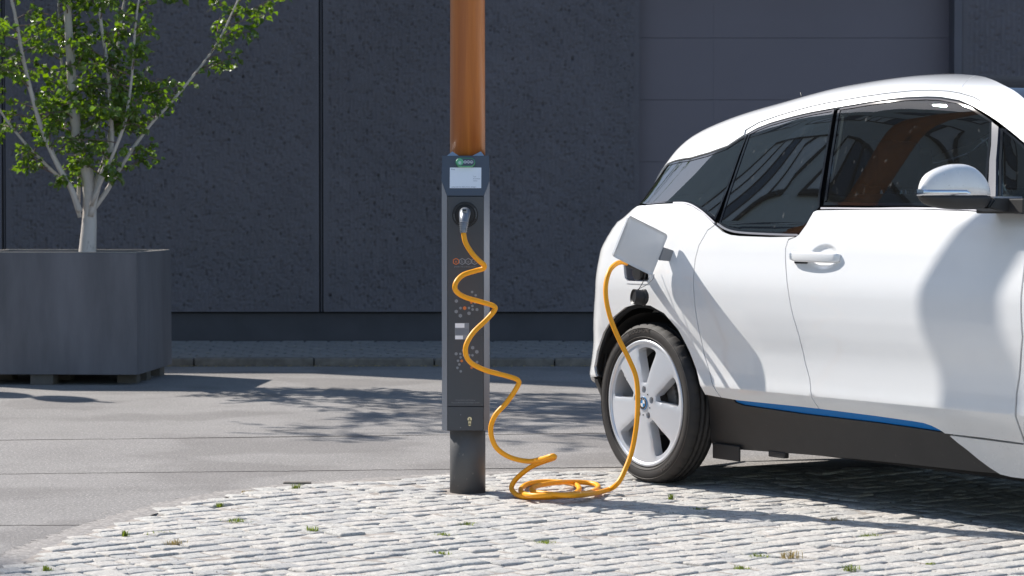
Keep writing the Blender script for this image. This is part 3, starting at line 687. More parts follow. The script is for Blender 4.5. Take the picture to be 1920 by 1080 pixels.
# the front of the car, outside the picture
farch = [(2.58+.385*math.cos(a), (.333-.12+.385*math.sin(a))/.94) for a in np.linspace(math.pi*.98, .05, 16)]
skin('front_fender', [(2.136,0.214)]+[(x+.003, q) for x, q in fd_front[1:]]+[(2.55,1.03),(2.95,1.0),(3.05,.95),(3.08,.35),(3.0,.2)]+farch[::-1]+[(2.124,0.210)], M['white'], car_b, gap=G)
skin('bonnet', [(2.252,1.082),(2.45,1.06),(2.95,1.03),(3.2,1.1),(3.2,1.995),(2.64,1.995),(2.64,1.25)], M['glossblack'], car_b, gap=G, rows=False, step=.06)
skin('front_bumper', [(3.08,.1),(3.36,.1),(3.36,.98),(3.085,.95)], M['white'], car_b, gap=G, step=.05)
skin('headlight', [(3.02,.80),(3.2,.80),(3.2,.93),(3.04,.94)], M['chrome'], car_b, off=-.003, step=.03)
# inner shell, floor, arches
lin = skin('inner_shell', [(-.70,.12),(2.95,.12),(2.95,.9),(2.6,1.02),(1.147,1.030),(0.909,0.939),(0.457,0.939),(0.128,1.066),(-0.680,1.070)], M['liner'], car_b, off=.035, holes=[[(-.46,.125),(0.360,0.119),(0.382,0.448),(0.229,0.661),(-0.072,0.701),(-0.333,0.601)], [(2.062,0.120),(2.97-.02,.125),(2.94,.55),(2.7,.68),(2.4,.68),(2.142,0.499)], [(-0.156,0.731),(0.043,0.731),(0.003,0.840),(-0.198,0.840)]], rows=False, thick=0, step=.06)
skin('headliner', [(-0.350,1.400),(0.294,1.494),(0.564,1.591),(1.122,1.634),(1.533,1.659),(1.417,1.841),(1.25,1.995),(-.35,1.995)], M['liner'], car_b, off=.03, rows=False, thick=0, step=.06)
skin('pillar_lining', [(0.797,0.960),(1.036,1.000),(1.023,1.101),(0.965,1.559),(0.782,1.545),(0.774,1.317)], M['liner'], car_b, off=.03, rows=False, thick=.0)
skin('pillar_lining', [(0.128,1.066),(0.423,0.980),(0.402,1.110),(0.395,1.471),(0.264,1.432),(0.245,1.224)], M['liner'], car_b, off=.03, rows=False, thick=.0)
bm = bmesh.new(); bx(bm, .33, 2.10, -.72, .72, .186, .21); bx(bm, -.42, 3.1, -.60, .60, .20, .24); bx(bm, -.62, -.42, -.45, .45, .22, .24); bx(bm, -.64, -.55, -.40, .40, .24, .40); bx(bm, -.1, .04, -.6, .6, .26, .36)
bmo('underbody', bm, M['liner'], car_b)
def wheelhouse(xc, r, sides=(1,-1)):
    for s in sides:
        V_ = []; F_ = []; n_ = 40
        for i in range(n_+1):
            a = math.pi*(-.03+1.06*i/n_); x = xc+r*math.cos(a); z = HUBZ-.02+r*math.sin(a)
            V_ += [(x, -s*(.845 if z > .5 else .745), z), (x, -s*.55, z), (xc, -s*.55, HUBZ)]
        for i in range(n_): b = 3*i; F_ += [(b,b+3,b+4,b+1),(b+1,b+4,b+5,b+2)]
        pyd('wheel_arch_liner', V_, F_, M['liner'], car_b, smooth=False)
wheelhouse(-.02, .395); wheelhouse(2.58, .38)
# arch lip
def arch_lip(off, m): 
    L_ = [tuple(p)[:2] for p in catmull([(x, q, 0) for x, q in arch], 3)]
    c = (-.02, .22)
    inn = [(c[0]+(x-c[0])*.965, c[1]+(q-c[1])*.965) for x, q in L_]
    skin('wheel_arch_lip', L_+inn[::-1], m, car_b, off=off, rows=False, step=.02, thick=.02)
arch_lip(.010, M['liner'])
# rear mud deflector and jacking clip under the sill
box('mud_deflector', .31, .485, -.765, -.755, .128, .19, M['sill'], car_b, .004); box('mud_deflector', .31, .485, .755, .765, .128, .19, M['sill'], car_b, .004)
box('jacking_point', .66, .76, -.755, -.73, .162, .186, M['sill'], car_b, .004)
# interior: seats, headrests, dashboard, parcel shelf
def seat(x, y, w=.5):
    s = empty('seat', (x, y, 0)); s.parent = car
    bm = bmesh.new()
    bx(bm, -.10, .42, -w/2, w/2, .52, .68, .05); bmo('seat_cushion', bm, M['seat'], s, smooth=True)
    bm = bmesh.new(); vs_ = bx(bm, -.20, -.06, -w/2, w/2, .62, 1.20, .05)
    bmesh.ops.rotate(bm, verts=bm.verts, cent=(-.13,0,.65), matrix=Matrix.Rotation(-.2, 3, 'Y')); bmo('seat_back', bm, M['seat'], s, smooth=True)
    bm = bmesh.new(); bx(bm, -.30, -.21, -.13, .13, 1.22, 1.40, .035); bmo('headrest', bm, M['seat'], s, smooth=True)
    for d_ in (-.05, .05):
        bm = bmesh.new(); cyl(bm, (-.245, d_, 1.14), (-.255, d_, 1.25), .007, n=8); bmo('headrest_post', bm, M['chrome'], s)
for y in (-.38, .38): seat(1.20, y); seat(.42, y, .46)
box('dashboard', 1.95, 2.35, -.70, .70, .82, 1.06, M['seat'], car, .06)
bm = bmesh.new()
bmesh.ops.create_cone(bm, segments=8, radius1=.01, radius2=.01, depth=.01)
bmesh.ops.delete(bm, geom=bm.verts, context='VERTS')
for i in range(28):
    a = 2*math.pi*i/28; b = 2*math.pi*(i+1)/28; o_ = Vector((1.78, -.36+.72, 1.02))
    u_ = Vector((0,1,0)); v_ = Vector((-.35,0,.94)); cyl(bm, o_+(u_*math.cos(a)+v_*math.sin(a))*.18, o_+(u_*math.cos(b)+v_*math.sin(b))*.18, .014, n=8, caps=False)
bmo('steering_wheel', bm, M['seat'], car)
box('parcel_shelf', -.45, .15, -.62, .62, 1.02, 1.05, M['seatlight'], car, .01)
# handles
def handle(s):
    hx_, hz_ = HANDLE; sy = -s
    cs = []
    for i in range(13):
        t_ = i/12; x = hx_-.165+.272*t_; e = min(1, math.sin(math.pi*min(1, max(0, t_)))**.35+.0) if 0 < t_ < 1 else 0
        yb = float(car_pt(np.array([x]), np.array([(hz_-Z0)/(ZB-Z0)]))[1][0])
        out_ = .004+.018*math.sin(math.pi*min(1, .15+.85*t_))**.6 if t_ < 1 else .006
        cs.append((x, yb+out_, hz_-.001*i*.3, .0195 if 0 < i < 12 else .014))
    V_ = []; F_ = []; n_ = 16
    for x, y, z, hh in cs:
        for j in range(n_):
            a = 2*math.pi*j/n_; ca, sa = math.cos(a), math.sin(a)
            V_.append((x, sy*(y+.010*math.copysign(abs(ca)**.6, ca)), z+hh*math.copysign(abs(sa)**.55, sa)))
    for i in range(12):
        for j in range(n_): F_.append((i*n_+j, i*n_+(j+1)%n_, (i+1)*n_+(j+1)%n_, (i+1)*n_+j))
    F_ += [tuple(range(n_)), tuple(range(12*n_, 13*n_))]
    h_ = pyd('door_handle', V_, F_, M['white'], car_b, smooth=True)
    yb = float(car_pt(np.array([hx_-.13]), np.array([(hz_-Z0)/(ZB-Z0)]))[1][0])
    box('handle_seal', hx_-.155, hx_-.08, min(sy*(yb-.004), sy*(yb+.010)), max(sy*(yb-.004), sy*(yb+.010)), hz_-.0275, hz_-.019, M['black'], h_, .002)
handle(1); handle(-1)
# aerial
ax_, ay_, az_ = [float(a[0]) for a in car_pt(np.array([.35]), np.array([1.93]))]
bm = bmesh.new(); cyl(bm, (ax_-.04, -.30, az_-.01), (ax_-.06, -.30, az_+.032), .0035, .002, 8); bmo('aerial', bm, M['black'], car_b)

# charging port with pocket
def port():
    q_ = lambda x, q, off: (lambda P: (P[0][0], -P[0][1], P[0][2]))(car_frame(np.array([x]), np.array([q]), off)[0])
    ring = PORT; n_ = len(ring)
    V_ = [q_(x, q, .001) for x, q in ring]+[q_(x, q, .05) for x, q in ring]; F_ = [(i, (i+1)%n_, n_+(i+1)%n_, n_+i) for i in range(n_)]+[tuple(range(n_, 2*n_))]
    p_ = pyd('charging_port', V_, F_, M['trim'], car_b)
    c = Vector(q_(-.08, .795, .045)); nrm_ = Vector((-.12,-1,0)).normalized()
    bm = bmesh.new(); cyl(bm, c, c+nrm_*.04, .034, .034, 24); bmo('socket', bm, M['black'], p_)
    for dx_, dz_ in ((.052,-.012),(.052,.018)):
        bm = bmesh.new(); c2 = Vector(q_(-.08+dx_, .795, .046))+Vector((0,0,dz_)); cyl(bm, c2, c2+nrm_*.012, .013, .013, 16); bmo('socket_terminal', bm, M['black'], p_)
    L_ = shrink(PORT, -.007)
    skin('port_frame', L_, M['white'], p_, off=-.002, holes=[shrink(PORT, .004)], rows=False, step=.01, thick=.01, sides=(1,))
port()

# --- wheels
def build_wheel():
    wr = empty('wheel'); sgn = -1     # outboard is -y for the near side
    RT = .333
    prof = [(.252,-.030),(.262,-.012),(.266,-.004),(.275,.001),(.290,.004),(.303,.004),(.314,.000),(.322,-.007),(.328,-.015),(.3315,-.024),(.333,-.034),(.3335,-.043),(.3275,-.0435),(.3275,-.050),(.334,-.0505),(.3345,-.066),(.3285,-.0665),(.3285,-.076),(.3345,-.0765),(.334,-.092),(.3275,-.0925),(.3275,-.099),(.3335,-.0995),(.333,-.108),(.3315,-.118),(.327,-.128),(.318,-.137),(.300,-.142),(.275,-.139),(.262,-.128)]
    n_ = 216; m_ = len(prof); V_ = []; F_ = []
    for i in range(n_):
        a = 2*math.pi*i/n_; g1 = (i%6 in (0,)); g2 = ((i+3)%6 in (0,))
        for j, (r, h) in enumerate(prof):
            rr = r
            if 8 <= j <= 11 and i%6 == 0: rr -= .0048
            if 22 <= j <= 25 and i%6 == 3: rr -= .0048
            if 14 <= j <= 15 and i%4 == 0: rr -= .0025
            if 18 <= j <= 19 and i%4 == 2: rr -= .0025
            if 6 <= j <= 7 and i%6 in (0,1): rr -= .0012
            z = rr*math.sin(a); z = max(z, -RT+.0)
            V_.append((rr*math.cos(a), sgn*h, z))
    for i in range(n_):
        for j in range(m_-1): F_.append((i*m_+j, i*m_+j+1, ((i+1)%n_)*m_+j+1, ((i+1)%n_)*m_+j))
    ty = pyd('tyre', V_, F_, M['tyre'], wr, smooth=True)
    # raised sidewall lettering and ribs
    for txt, th0, rr0, sz in (('BRIDGESTONE', R(112), .2935, .0235), ('ECOPIA', R(-50), .288, .023), ('155/60 R20', R(-110), .2875, .013)):
        t_ = text_mesh('sidewall_lettering', txt, sz, M['tyretext'], ty, (0,0,0), (0,0,0), ext=.0012)
        for v_ in t_.data.vertices:
            a = th0-v_.co.x/rr0; rad = rr0+v_.co.y*.95; d_ = v_.co.z
            v_.co = (rad*math.cos(a), sgn*(.0042+d_), rad*math.sin(a))
    for rr0, hh in ((.2745,.0018),(.3125,.0022)):
        P_, F2 = lathe([(rr0-.0012, -hh+.001), (rr0, -hh-.0012), (rr0+.0012, -hh+.001)], 96)
        pyd('sidewall_rib', P_, F2, M['tyretext'], ty, smooth=True)
    # rim: lip + barrel
    P_, F2 = lathe([(.235,-.135*sgn),(.232,-.06*sgn),(.234,-.030*sgn),(.243,-.014*sgn),(.248,-.004*sgn),(.254,.0*sgn),(.261,-.001*sgn),(.2635,-.006*sgn),(.262,-.016*sgn)], 96)
    rim = pyd('rim', P_, F2, M['alloy'], wr, smooth=True)
    # spoke face
    wins = []
    for k in range(5):
        c = R(88+72*k); w_ = []
        for r, a in ((.092,-9),(.086,0),(.092,9),(.150,13.5),(.205,16.0),(.225,15),(.231,8),(.232,0),(.231,-8),(.225,-15.5),(.205,-16.5),(.150,-13.5)):
            w_.append((r*math.cos(c+R(a)), r*math.sin(c+R(a))))
        wins.append([tuple(p)[:2] for p in catmull([(x, y, 0) for x, y in w_], 3, closed=True)])
    lugs = [[((.0575)*math.cos(R(88+72*k))+.0145*math.cos(t_), .0575*math.sin(R(88+72*k))+.0145*math.sin(t_)) for t_ in np.linspace(0, 2*math.pi, 13)[:-1]] for k in range(5)]
    outer = [(.248*math.cos(t_), .248*math.sin(t_)) for t_ in np.linspace(0, 2*math.pi, 97)[:-1]]
    pts = [Vector(p) for p in outer]; ed = [(i, (i+1)%len(pts)) for i in range(len(pts))]
    for hh in wins+lugs:
        b0 = len(pts); pts += [Vector(p) for p in hh]; ed += [(b0+i, b0+(i+1)%len(hh)) for i in range(len(hh))]
    for x in np.arange(-.245,.246,.014):
        for y in np.arange(-.245,.246,.014):
            if x*x+y*y < .24**2 and all(min((x-p[0])**2+(y-p[1])**2 for p in hh) > .006**2 for hh in wins+lugs) and not any(inpoly(np.array([x]), np.array([y]), hh)[0] for hh in wins+lugs): pts.append(Vector((x, y)))
    vv, ee, ff, *_ = delaunay_2d_cdt(pts, ed, [], 0, 1e-7)
    va = np.array([tuple(v_) for v_ in vv]); fa = np.array([tuple(f) for f in ff]); cc = va[fa].mean(1); ok = np.hypot(cc[:,0], cc[:,1]) < .2475
    for hh in wins+lugs: ok &= ~inpoly(cc[:,0], cc[:,1], hh)
    fa = fa[ok]
    rr = np.hypot(va[:,0], va[:,1])
    hgt = -.007+.012*np.clip(1-(rr/.248)**2, 0, 1)-.010*np.clip(1-rr/.04, 0, 1)**.5*0
    # a slightly raised band down each spoke and a dip towards the windows
    dip = np.zeros(len(va))
    for hh in wins:
        ha = np.array(hh); d_ = np.sqrt(((va[:,None]-ha[None])**2).sum(-1)).min(1); dip = np.maximum(dip, np.clip(1-d_/.007, 0, 1))
    hgt = hgt-.0035*dip
    V_ = [(x, sgn*h, y) for (x, y), h in zip(va, hgt)]; F_ = []
    for t_ in fa:
        a, b, c = (Vector(V_[i]) for i in t_); F_.append(tuple(int(i) for i in t_) if (b-a).cross(c-a).y*sgn > 0 else tuple(int(i) for i in t_[::-1]))
    me = bpy.data.meshes.new('spoke_face'); cnt = {}
    for t_ in F_:
        for a, b in ((0,1),(1,2),(2,0)): cnt.setdefault((min(t_[a],t_[b]), max(t_[a],t_[b])), []).append((t_[a], t_[b]))
    mp = {}; nf = len(F_)
    for v_ in cnt.values():
        if len(v_) == 1:
            a, b = v_[0]
            for i in (a, b):
                if i not in mp:
                    x, y, z = V_[i]; r_ = math.hypot(x, z); mp[i] = len(V_); V_.append((x, y, z))
                    s_ = 1.0; dpt = .040 if r_ > .09 else .022
                    V_.append((x*s_, y-sgn*dpt, z*s_))
            F_.append((mp[a], mp[b], mp[b]+1, mp[a]+1))
    me.from_pydata(V_, [], F_); me.polygons.foreach_set('use_smooth', [True]*nf+[False]*(len(F_)-nf)); me.update()
    sp = link('spoke_face', me, M['alloy'], rim)
    for k in range(5):
        a = R(88+72*k); bm = bmesh.new(); cyl(bm, (.0575*math.cos(a), -sgn*.030, .0575*math.sin(a)), (.0575*math.cos(a), -sgn*.012, .0575*math.sin(a)), .0095, .0085, 6); bmo('wheel_bolt', bm, M['silver'], rim)
    for k in range(5):
        a = R(88+36+72*k); bm = bmesh.new(); cyl(bm, (.048*math.cos(a), sgn*.004, .048*math.sin(a)), (.048*math.cos(a), sgn*.0062, .048*math.sin(a)), .003, n=10); bmo('locating_hole', bm, M['black'], rim)
    # hub cap with the quartered roundel
    def disc(r0, r1, a0, a1, h, m_, nm):
        n2 = max(4, int((a1-a0)/R(8))); V2 = []; F3 = []
        for i in range(n2+1):
            a = a0+(a1-a0)*i/n2; V2 += [(r0*math.cos(a), sgn*h, r0*math.sin(a)), (r1*math.cos(a), sgn*h, r1*math.sin(a))]
        for i in range(n2): F3.append((2*i,2*i+1,2*i+3,2*i+2))
        return pyd(nm, V2, F3, m_, hub)
    bm = bmesh.new(); cyl(bm, (0, -sgn*.0, 0), (0, sgn*.0085, 0), .0285, .0275, 40); hub = bmo('hub_cap', bm, M['logoblue'], wr)
    disc(.0, .0245, 0, 2*math.pi, .0088, M['glossblack'], 'roundel')
    disc(.0248, .0262, 0, 2*math.pi, .0090, M['chrome'], 'roundel_ring')
    disc(.0155, .0162, 0, 2*math.pi, .0092, M['chrome'], 'roundel_ring')
    for k in range(4): disc(0, .0155, math.pi/2*k, math.pi/2*(k+1), .0091, M['logoblue'] if k%2 else M['logowhite'], 'roundel_quarter')
    for i, ch in enumerate('BMW'):
        t_ = text_mesh('roundel_letter', ch, .0072, M['logowhite'], hub, (0,0,0), (0,0,0), ext=.0002, align='CENTER')
        for v_ in t_.data.vertices:
            a = R(90-(i-1)*42)-v_.co.x/.019; rad = .0175+v_.co.y; v_.co = (rad*math.cos(a), sgn*(.0093+v_.co.z), rad*math.sin(a))
    # brake disc and caliper behind the spokes
    P_, F2 = lathe([(.0,-.062*sgn),(.07,-.062*sgn),(.072,-.07*sgn),(.135,-.07*sgn),(.135,-.09*sgn),(.05,-.09*sgn)], 64); pyd('brake_disc', P_, F2, M['disc'], wr, smooth=False)
    P_, F2 = lathe([(.0,-.112*sgn),(.228,-.112*sgn)], 48); pyd('wheel_back', P_, F2, M['liner'], wr)
    bm = bmesh.new()
    for a in np.linspace(R(-10), R(42), 6):
        x, z = .125*math.cos(a), .125*math.sin(a); vs_ = bx(bm, x-.028, x+.028, *sorted((-sgn*.050, -sgn*.098)), z-.018, z+.018, .006)
    bmo('brake_caliper', bm, M['caliper'], wr)
    return wr
wheel = build_wheel()
def copy_tree(o, parent=None):
    c = o.copy(); COL.objects.link(c)
    if parent is not None: c.parent = parent
    for ch in list(o.children): copy_tree(ch, c)
    return c
def put_wheel(o, x, side):
    o.parent = car; o.location = (x, -side*.86, HUBZ); o.rotation_euler = (0, R(0 if side > 0 else 31), 0)
    if side < 0: o.scale = (1,-1,1)
w2 = [copy_tree(wheel) for _ in range(3)]
put_wheel(wheel, HUBX, 1); put_wheel(w2[0], 2.58, 1); put_wheel(w2[1], HUBX, -1); put_wheel(w2[2], 2.58, -1)
w2[0].rotation_euler = (0, R(17), 0)

# --- opened charging flap, dust cap
CM = Matrix.Translation(CAR_O)@Matrix.Rotation(-TH, 4, 'Z'); CI = CM.inverted()
def w2c(p): return CI@Vector(p)
h1, h2, f2, f1 = (w2c(p) for p in ((.632,10.395,1.030),(.574,10.412,.862),(.4035,10.315,.9435),(.477,10.295,1.1095)))
def flap():
    U = (f1-h1+f2-h2)/2; W_ = (h2-h1+f2-f1)/2; c = (h1+h2+f1+f2)/4; nn_ = U.cross(W_).normalized(); n_ = 5; ol = []
    rad = .15
    for cx, cy, a0 in ((1,1,0),(-1,1,90),(-1,-1,180),(1,-1,270)):
        for i in range(n_+1):
            a = R(a0+90*i/n_); ol.append((cx*(1-rad)+rad*math.cos(a), cy*(1-rad)+rad*math.sin(a)))
    pts = [Vector(p) for p in ol]; ed = [(i, (i+1)%len(ol)) for i in range(len(ol))]
    for x in np.linspace(-.8,.8,9):
        for y in np.linspace(-.8,.8,9): pts.append(Vector((x, y)))
    vv, ee, ff, *_ = delaunay_2d_cdt(pts, ed, [], 1, 1e-7)
    bow = lambda x, y: .010*(x*x*.6+y*y*.5)
    V_ = []; F_ = []; no = len(vv)
    for s in (0, 1):
        for v_ in vv: V_.append(c+U*.5*v_.x+W_*.5*v_.y+nn_*(bow(v_.x, v_.y)*-1+(.007 if s else -.007)))
    for f in ff: F_.append(tuple(f)); F_.append(tuple(i+no for i in f)[::-1])
    for i in range(len(ol)): j = (i+1)%len(ol); F_.append((i, j, j+no, i+no))
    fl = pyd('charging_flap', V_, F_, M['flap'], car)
    bm = bmesh.new(); bmesh.ops.create_cube; fl.data.polygons.foreach_set('use_smooth', [len(p.vertices) == 3 for p in fl.data.polygons])
    m_ = fl.modifiers.new('n', 'WEIGHTED_NORMAL') if False else None
    bm.free()
    hp = h1*.55+h2*.45; hb = Vector((hp.x+.02, hp.y+.045, hp.z-.01))
    bm = bmesh.new(); d_ = (h2-h1).normalized()
    for k in (-1, 1): pass
    A = [hp+d_*.028, hp-d_*.028, hb-d_*.022, hb+d_*.022]
    vs_ = [bm.verts.new(p+nn_*t_) for t_ in (-.006,.006) for p in A]
    for f in ((0,1,2,3),(7,6,5,4),(0,4,5,1),(1,5,6,2),(2,6,7,3),(3,7,4,0)): bm.faces.new([vs_[i] for i in f])
    bmo('flap_hinge', bm, M['silver'], fl)
flap()
cc_ = w2c((.516, 10.44, .776))
ax = (CI.to_3x3()@Vector((-.93,-.34,.10))).normalized()
bm = bmesh.new(); cyl(bm, cc_-ax*.028, cc_+ax*.024, .030, .031, 28, caps=False); cyl(bm, cc_+ax*.024, cc_+ax*.018, .031, .024, 28, caps=False); cyl(bm, cc_+ax*.018, cc_-ax*.02, .024, .022, 28)
cyl(bm, cc_-ax*.036, cc_-ax*.027, .024, .034, 28); cyl(bm, cc_-ax*.027, cc_-ax*.016, .035, .033, 28)
cap = bmo('dust_cap', bm, M['black'], car)
tube('tether', [cc_+Vector((0,.0,.03)), cc_+Vector((.01,.02,.07)), cc_+Vector((.005,.035,.115)), cc_+Vector((-.01,.055,.15))], .0016, M['black'], cap, n=6)
tube('tether', [w2c((.50,10.47,.80)), w2c((.545,10.42,.825)), w2c((.572,10.40,.85)), w2c((.578,10.405,.87))], .0014, M['silver'], car, n=6)

# --- door mirror
def mirror(s):
    mr = empty('door_mirror', (2.09, -s*.885, 1.179)); mr.parent = car
    if s < 0: mr.scale = (1,-1,1)
    # a: 0 outer tip .. 1 inner end; local -y outboard
    A = [0,.04,.12,.22,.34,.48,.62,.75,.87,.95,1.0]
    top = [.022,.048,.072,.086,.097,.1045,.1055,.099,.078,.052,.018]
    bot = [-.004,-.016,-.030,-.038,-.043,-.046,-.047,-.047,-.047,-.042,-.020]
    thk = [.012,.028,.042,.050,.055,.058,.060,.060,.057,.048,.030]
    Y = lambda a: -.345+.262*a
    xc_ = lambda a: .028*(a-.5)
    def loft(name, zs, sg, m_):
        A2 = np.linspace(0, 1, 34); Z_ = herm(A, zs, A2); T_ = herm(A, thk, A2); n_ = 18; V_ = []; F_ = []
        for a, zt_, tk in zip(A2, Z_, T_):
            for j in range(n_+1):
                t_ = math.pi*j/n_; c_, s_ = math.cos(t_), math.sin(t_)
                V_.append((xc_(a)+tk*math.copysign(abs(c_)**.8, c_)*(1 if c_ > 0 else .8), Y(a), zt_*abs(s_)**.75))
        for i in range(33):
            for j in range(n_): F_.append((i*(n_+1)+j, i*(n_+1)+j+1, (i+1)*(n_+1)+j+1, (i+1)*(n_+1)+j))
        F_.append(tuple(range(n_+1))); F_.append(tuple(range(33*(n_+1), 34*(n_+1))))
        for i in range(33): F_.append((i*(n_+1), (i+1)*(n_+1), (i+1)*(n_+1)+n_, i*(n_+1)+n_))
        o = pyd(name, V_, F_, m_, mr, smooth=True)
        o.data.polygons.foreach_set('use_smooth', [len(p.vertices) == 4 and k < 33*n_ for k, p in enumerate(o.data.polygons)]); return o
    loft('mirror_cap', top, 1, M['white']); lo_ = loft('mirror_housing', bot, -1, M['blackmat'])
    lo_.location = (0,0,-.002); lo_.scale = (1.0, 1.0, 1)
    # indicator strip round the outer front edge
    V_ = []; F_ = []; A2 = np.linspace(.0, .60, 26); T_ = herm(A, thk, A2); Z_ = herm(A, top, A2)
    path = [(xc_(0)-.008, Y(0)-.004)]
    for a, tk in zip(A2, T_): path.append((xc_(a)+tk+.0025, Y(a)))
    for k, (x, y) in enumerate(path):
        hh = .019 if k < len(path)-3 else .019-.005*(k-len(path)+3)
        V_ += [(x-.004, y, -.002), (x, y-.001, .003), (x, y-.001, hh*.75), (x-.005, y, hh)]
    for k in range(len(path)-1):
        for j in range(3): b = 4*k+j; F_.append((b, b+1, b+5, b+4))
    pyd('indicator', V_, F_, M['chrome'], mr, smooth=True)
    V_ = [(-.048,-.29,-.03),(-.050,-.09,-.036),(-.050,-.09,.078),(-.048,-.27,.06)]; pyd('mirror_glass', V_, [(0,1,2,3)], M['chrome'], mr)
    bm = bmesh.new(); prism(bm, [(-.105,-.044),(-.03,-.055),(.07,-.058),(.07,-.012),(-.03,-.010),(-.075,-.010)], 'x', -.045, .06)
    bmesh.ops.bevel(bm, geom=list(bm.edges), offset=.006, segments=2, affect='EDGES'); bmo('mirror_arm', bm, M['blackmat'], mr)
    box('arm_trim', -.03, .05, -.072, .06, -.0105, -.004, M['trim'], mr)
    box('mirror_base', -.10, .13, -.012, .085, -.062, -.012, M['blackmat'], mr, .004)
mirror(1); mirror(-1)

# ================================================================== CHARGING POST
SX, SY = -.1845, 10.15
post = empty('charging_post', (SX, SY+.10, 0), label='anthracite charging post with green ebee button and white display on its sloped head', cat='charging station')
PI_ = Matrix.Translation((-SX, -SY-.10, 0))
def pp(o): o.parent = post; o.matrix_parent_inverse = PI_; return o
def P3(x, y, z): return (SX+x, SY+y, z)
# column: outer aluminium shell with chamfered front corners
zb_, zt_ = .254, 1.346
sec = [(-.073,.001),(-.0945,.023),(-.0945,.17),(-.05,.205),(.05,.205),(.0945,.17),(.0945,.023),(.073,.001)]
def slope_z(y): return 1.186+2.66*y
bm = bmesh.new()
lo_v = [bm.verts.new(P3(x, y, zb_)) for x, y in sec]; hi_v = [bm.verts.new(P3(x, y, min(zt_, slope_z(y)))) for x, y in sec]
n_ = len(sec)
for i in range(n_-1): bm.faces.new((lo_v[i], lo_v[i+1], hi_v[i+1], hi_v[i]))
bm.faces.new(lo_v); pp(bmo('side_profile', bm, M['alu'], post))
pp(box('front_panel', SX-.0715, SX+.0715, SY-.0035, SY+.004, .352, 1.184, M['station'], post, .0012))
pp(box('service_cover', SX-.0715, SX+.0715, SY-.0045, SY+.004, zb_+.001, .350, M['station'], post, .0015))
pp(box('service_hatch_line', SX-.0715, SX+.0715, SY-.0040, SY-.0037, .6345, .6352, M['black'], post))
# sloped head plate
yt = (zt_-1.186)/2.66
hd = [(-.0735,0),(-.0955,.0225),(-.0935,yt),(.0935,yt),(.0955,.0225),(.0735,0)]
nrm_h = Vector((0,-2.66,1)).normalized()
bm = bmesh.new()
a_ = [bm.verts.new(Vector(P3(x, y, slope_z(y)))+nrm_h*.004) for x, y in hd]; b_ = [bm.verts.new(Vector(P3(x, y, slope_z(y)))-nrm_h*.006) for x, y in hd]
bm.faces.new(a_); bm.faces.new(b_[::-1])
for i in range(6): bm.faces.new((a_[i], b_[i], b_[(i+1)%6], a_[(i+1)%6]))
es = [e for e in bm.edges if all(v_ in a_ for v_ in e.verts)]
bmesh.ops.bevel(bm, geom=es, offset=.0012, segments=2, affect='EDGES'); pp(bmo('head_plate', bm, M['head'], post))
pp(pyd('head_lid', [P3(-.0935,yt,zt_),P3(.0935,yt,zt_),P3(.0945,.17,zt_),P3(.05,.205,zt_),P3(-.05,.205,zt_),P3(-.0945,.17,zt_)], [(0,1,2,3,4,5)], M['head'], post))
for xa, xb, xm in ((-.075,-.027,-.054),(.026,.075,.060)):
    bm = bmesh.new(); ya = yt+.004
    v_ = [bm.verts.new(P3(*p)) for p in ((xa,ya,zt_+.0005),(xb,ya,zt_+.0005),(xm,ya+.012,zt_+.0185),(xa*1.05,ya+.10,zt_+.0005),(xb,ya+.03,zt_+.0005))]
    for f in ((0,1,2),(0,2,3),(1,4,2),(2,4,3),(0,3,4,1)): bm.faces.new([v_[i] for i in f])
    pp(bmo('collar_corner', bm, M['collar'], post))
# things on the sloped head, in its own plane: u to the right, s up the slope
up_h = Vector((0,1,2.66)).normalized()
def H3(u, s, d): return Vector(P3(0, 0, 1.186))+Vector((u,0,0))+up_h*s+nrm_h*(.004+d)
def slab(name, u0, u1, s0, s1, d0, d1, m_, parent):
    bm = bmesh.new(); a_ = [bm.verts.new(H3(u, s, d1)) for u, s in ((u0,s0),(u1,s0),(u1,s1),(u0,s1))]; b_ = [bm.verts.new(H3(u, s, d0)) for u, s in ((u0,s0),(u1,s0),(u1,s1),(u0,s1))]
    bm.faces.new(a_)
    for i in range(4): bm.faces.new((a_[i], b_[i], b_[(i+1)%4], a_[(i+1)%4]))
    o = bmo(name, bm, m_, parent); return pp(o)
disp = slab('display', -.0625, .0625, .032, .1195, 0, .0008, M['display'], post)
RH = (math.atan2(2.66, 1), 0, 0)
def htext(txt, u, s, size, m_=None, align='LEFT', d=.001, sx=1.0, parent=None, name='display_text'):
    o = text_mesh(name, txt, size, m_ or M['ink'], post, H3(u, s, d), RH, ext=.0001, align=align, sx=sx); o.parent = post; o.matrix_parent_inverse = PI_; return o
htext('Frei', -.0570, .1085, .0095); htext('Tarif', .030, .079, .0060); htext('Kilowattstd.', .030, .0700, .0060); htext('wählen', .030, .0610, .0060)
htext('Ladepunkt frei. Bitte Karte anlegen.', -.0580, .0350, .0068, sx=1.05)
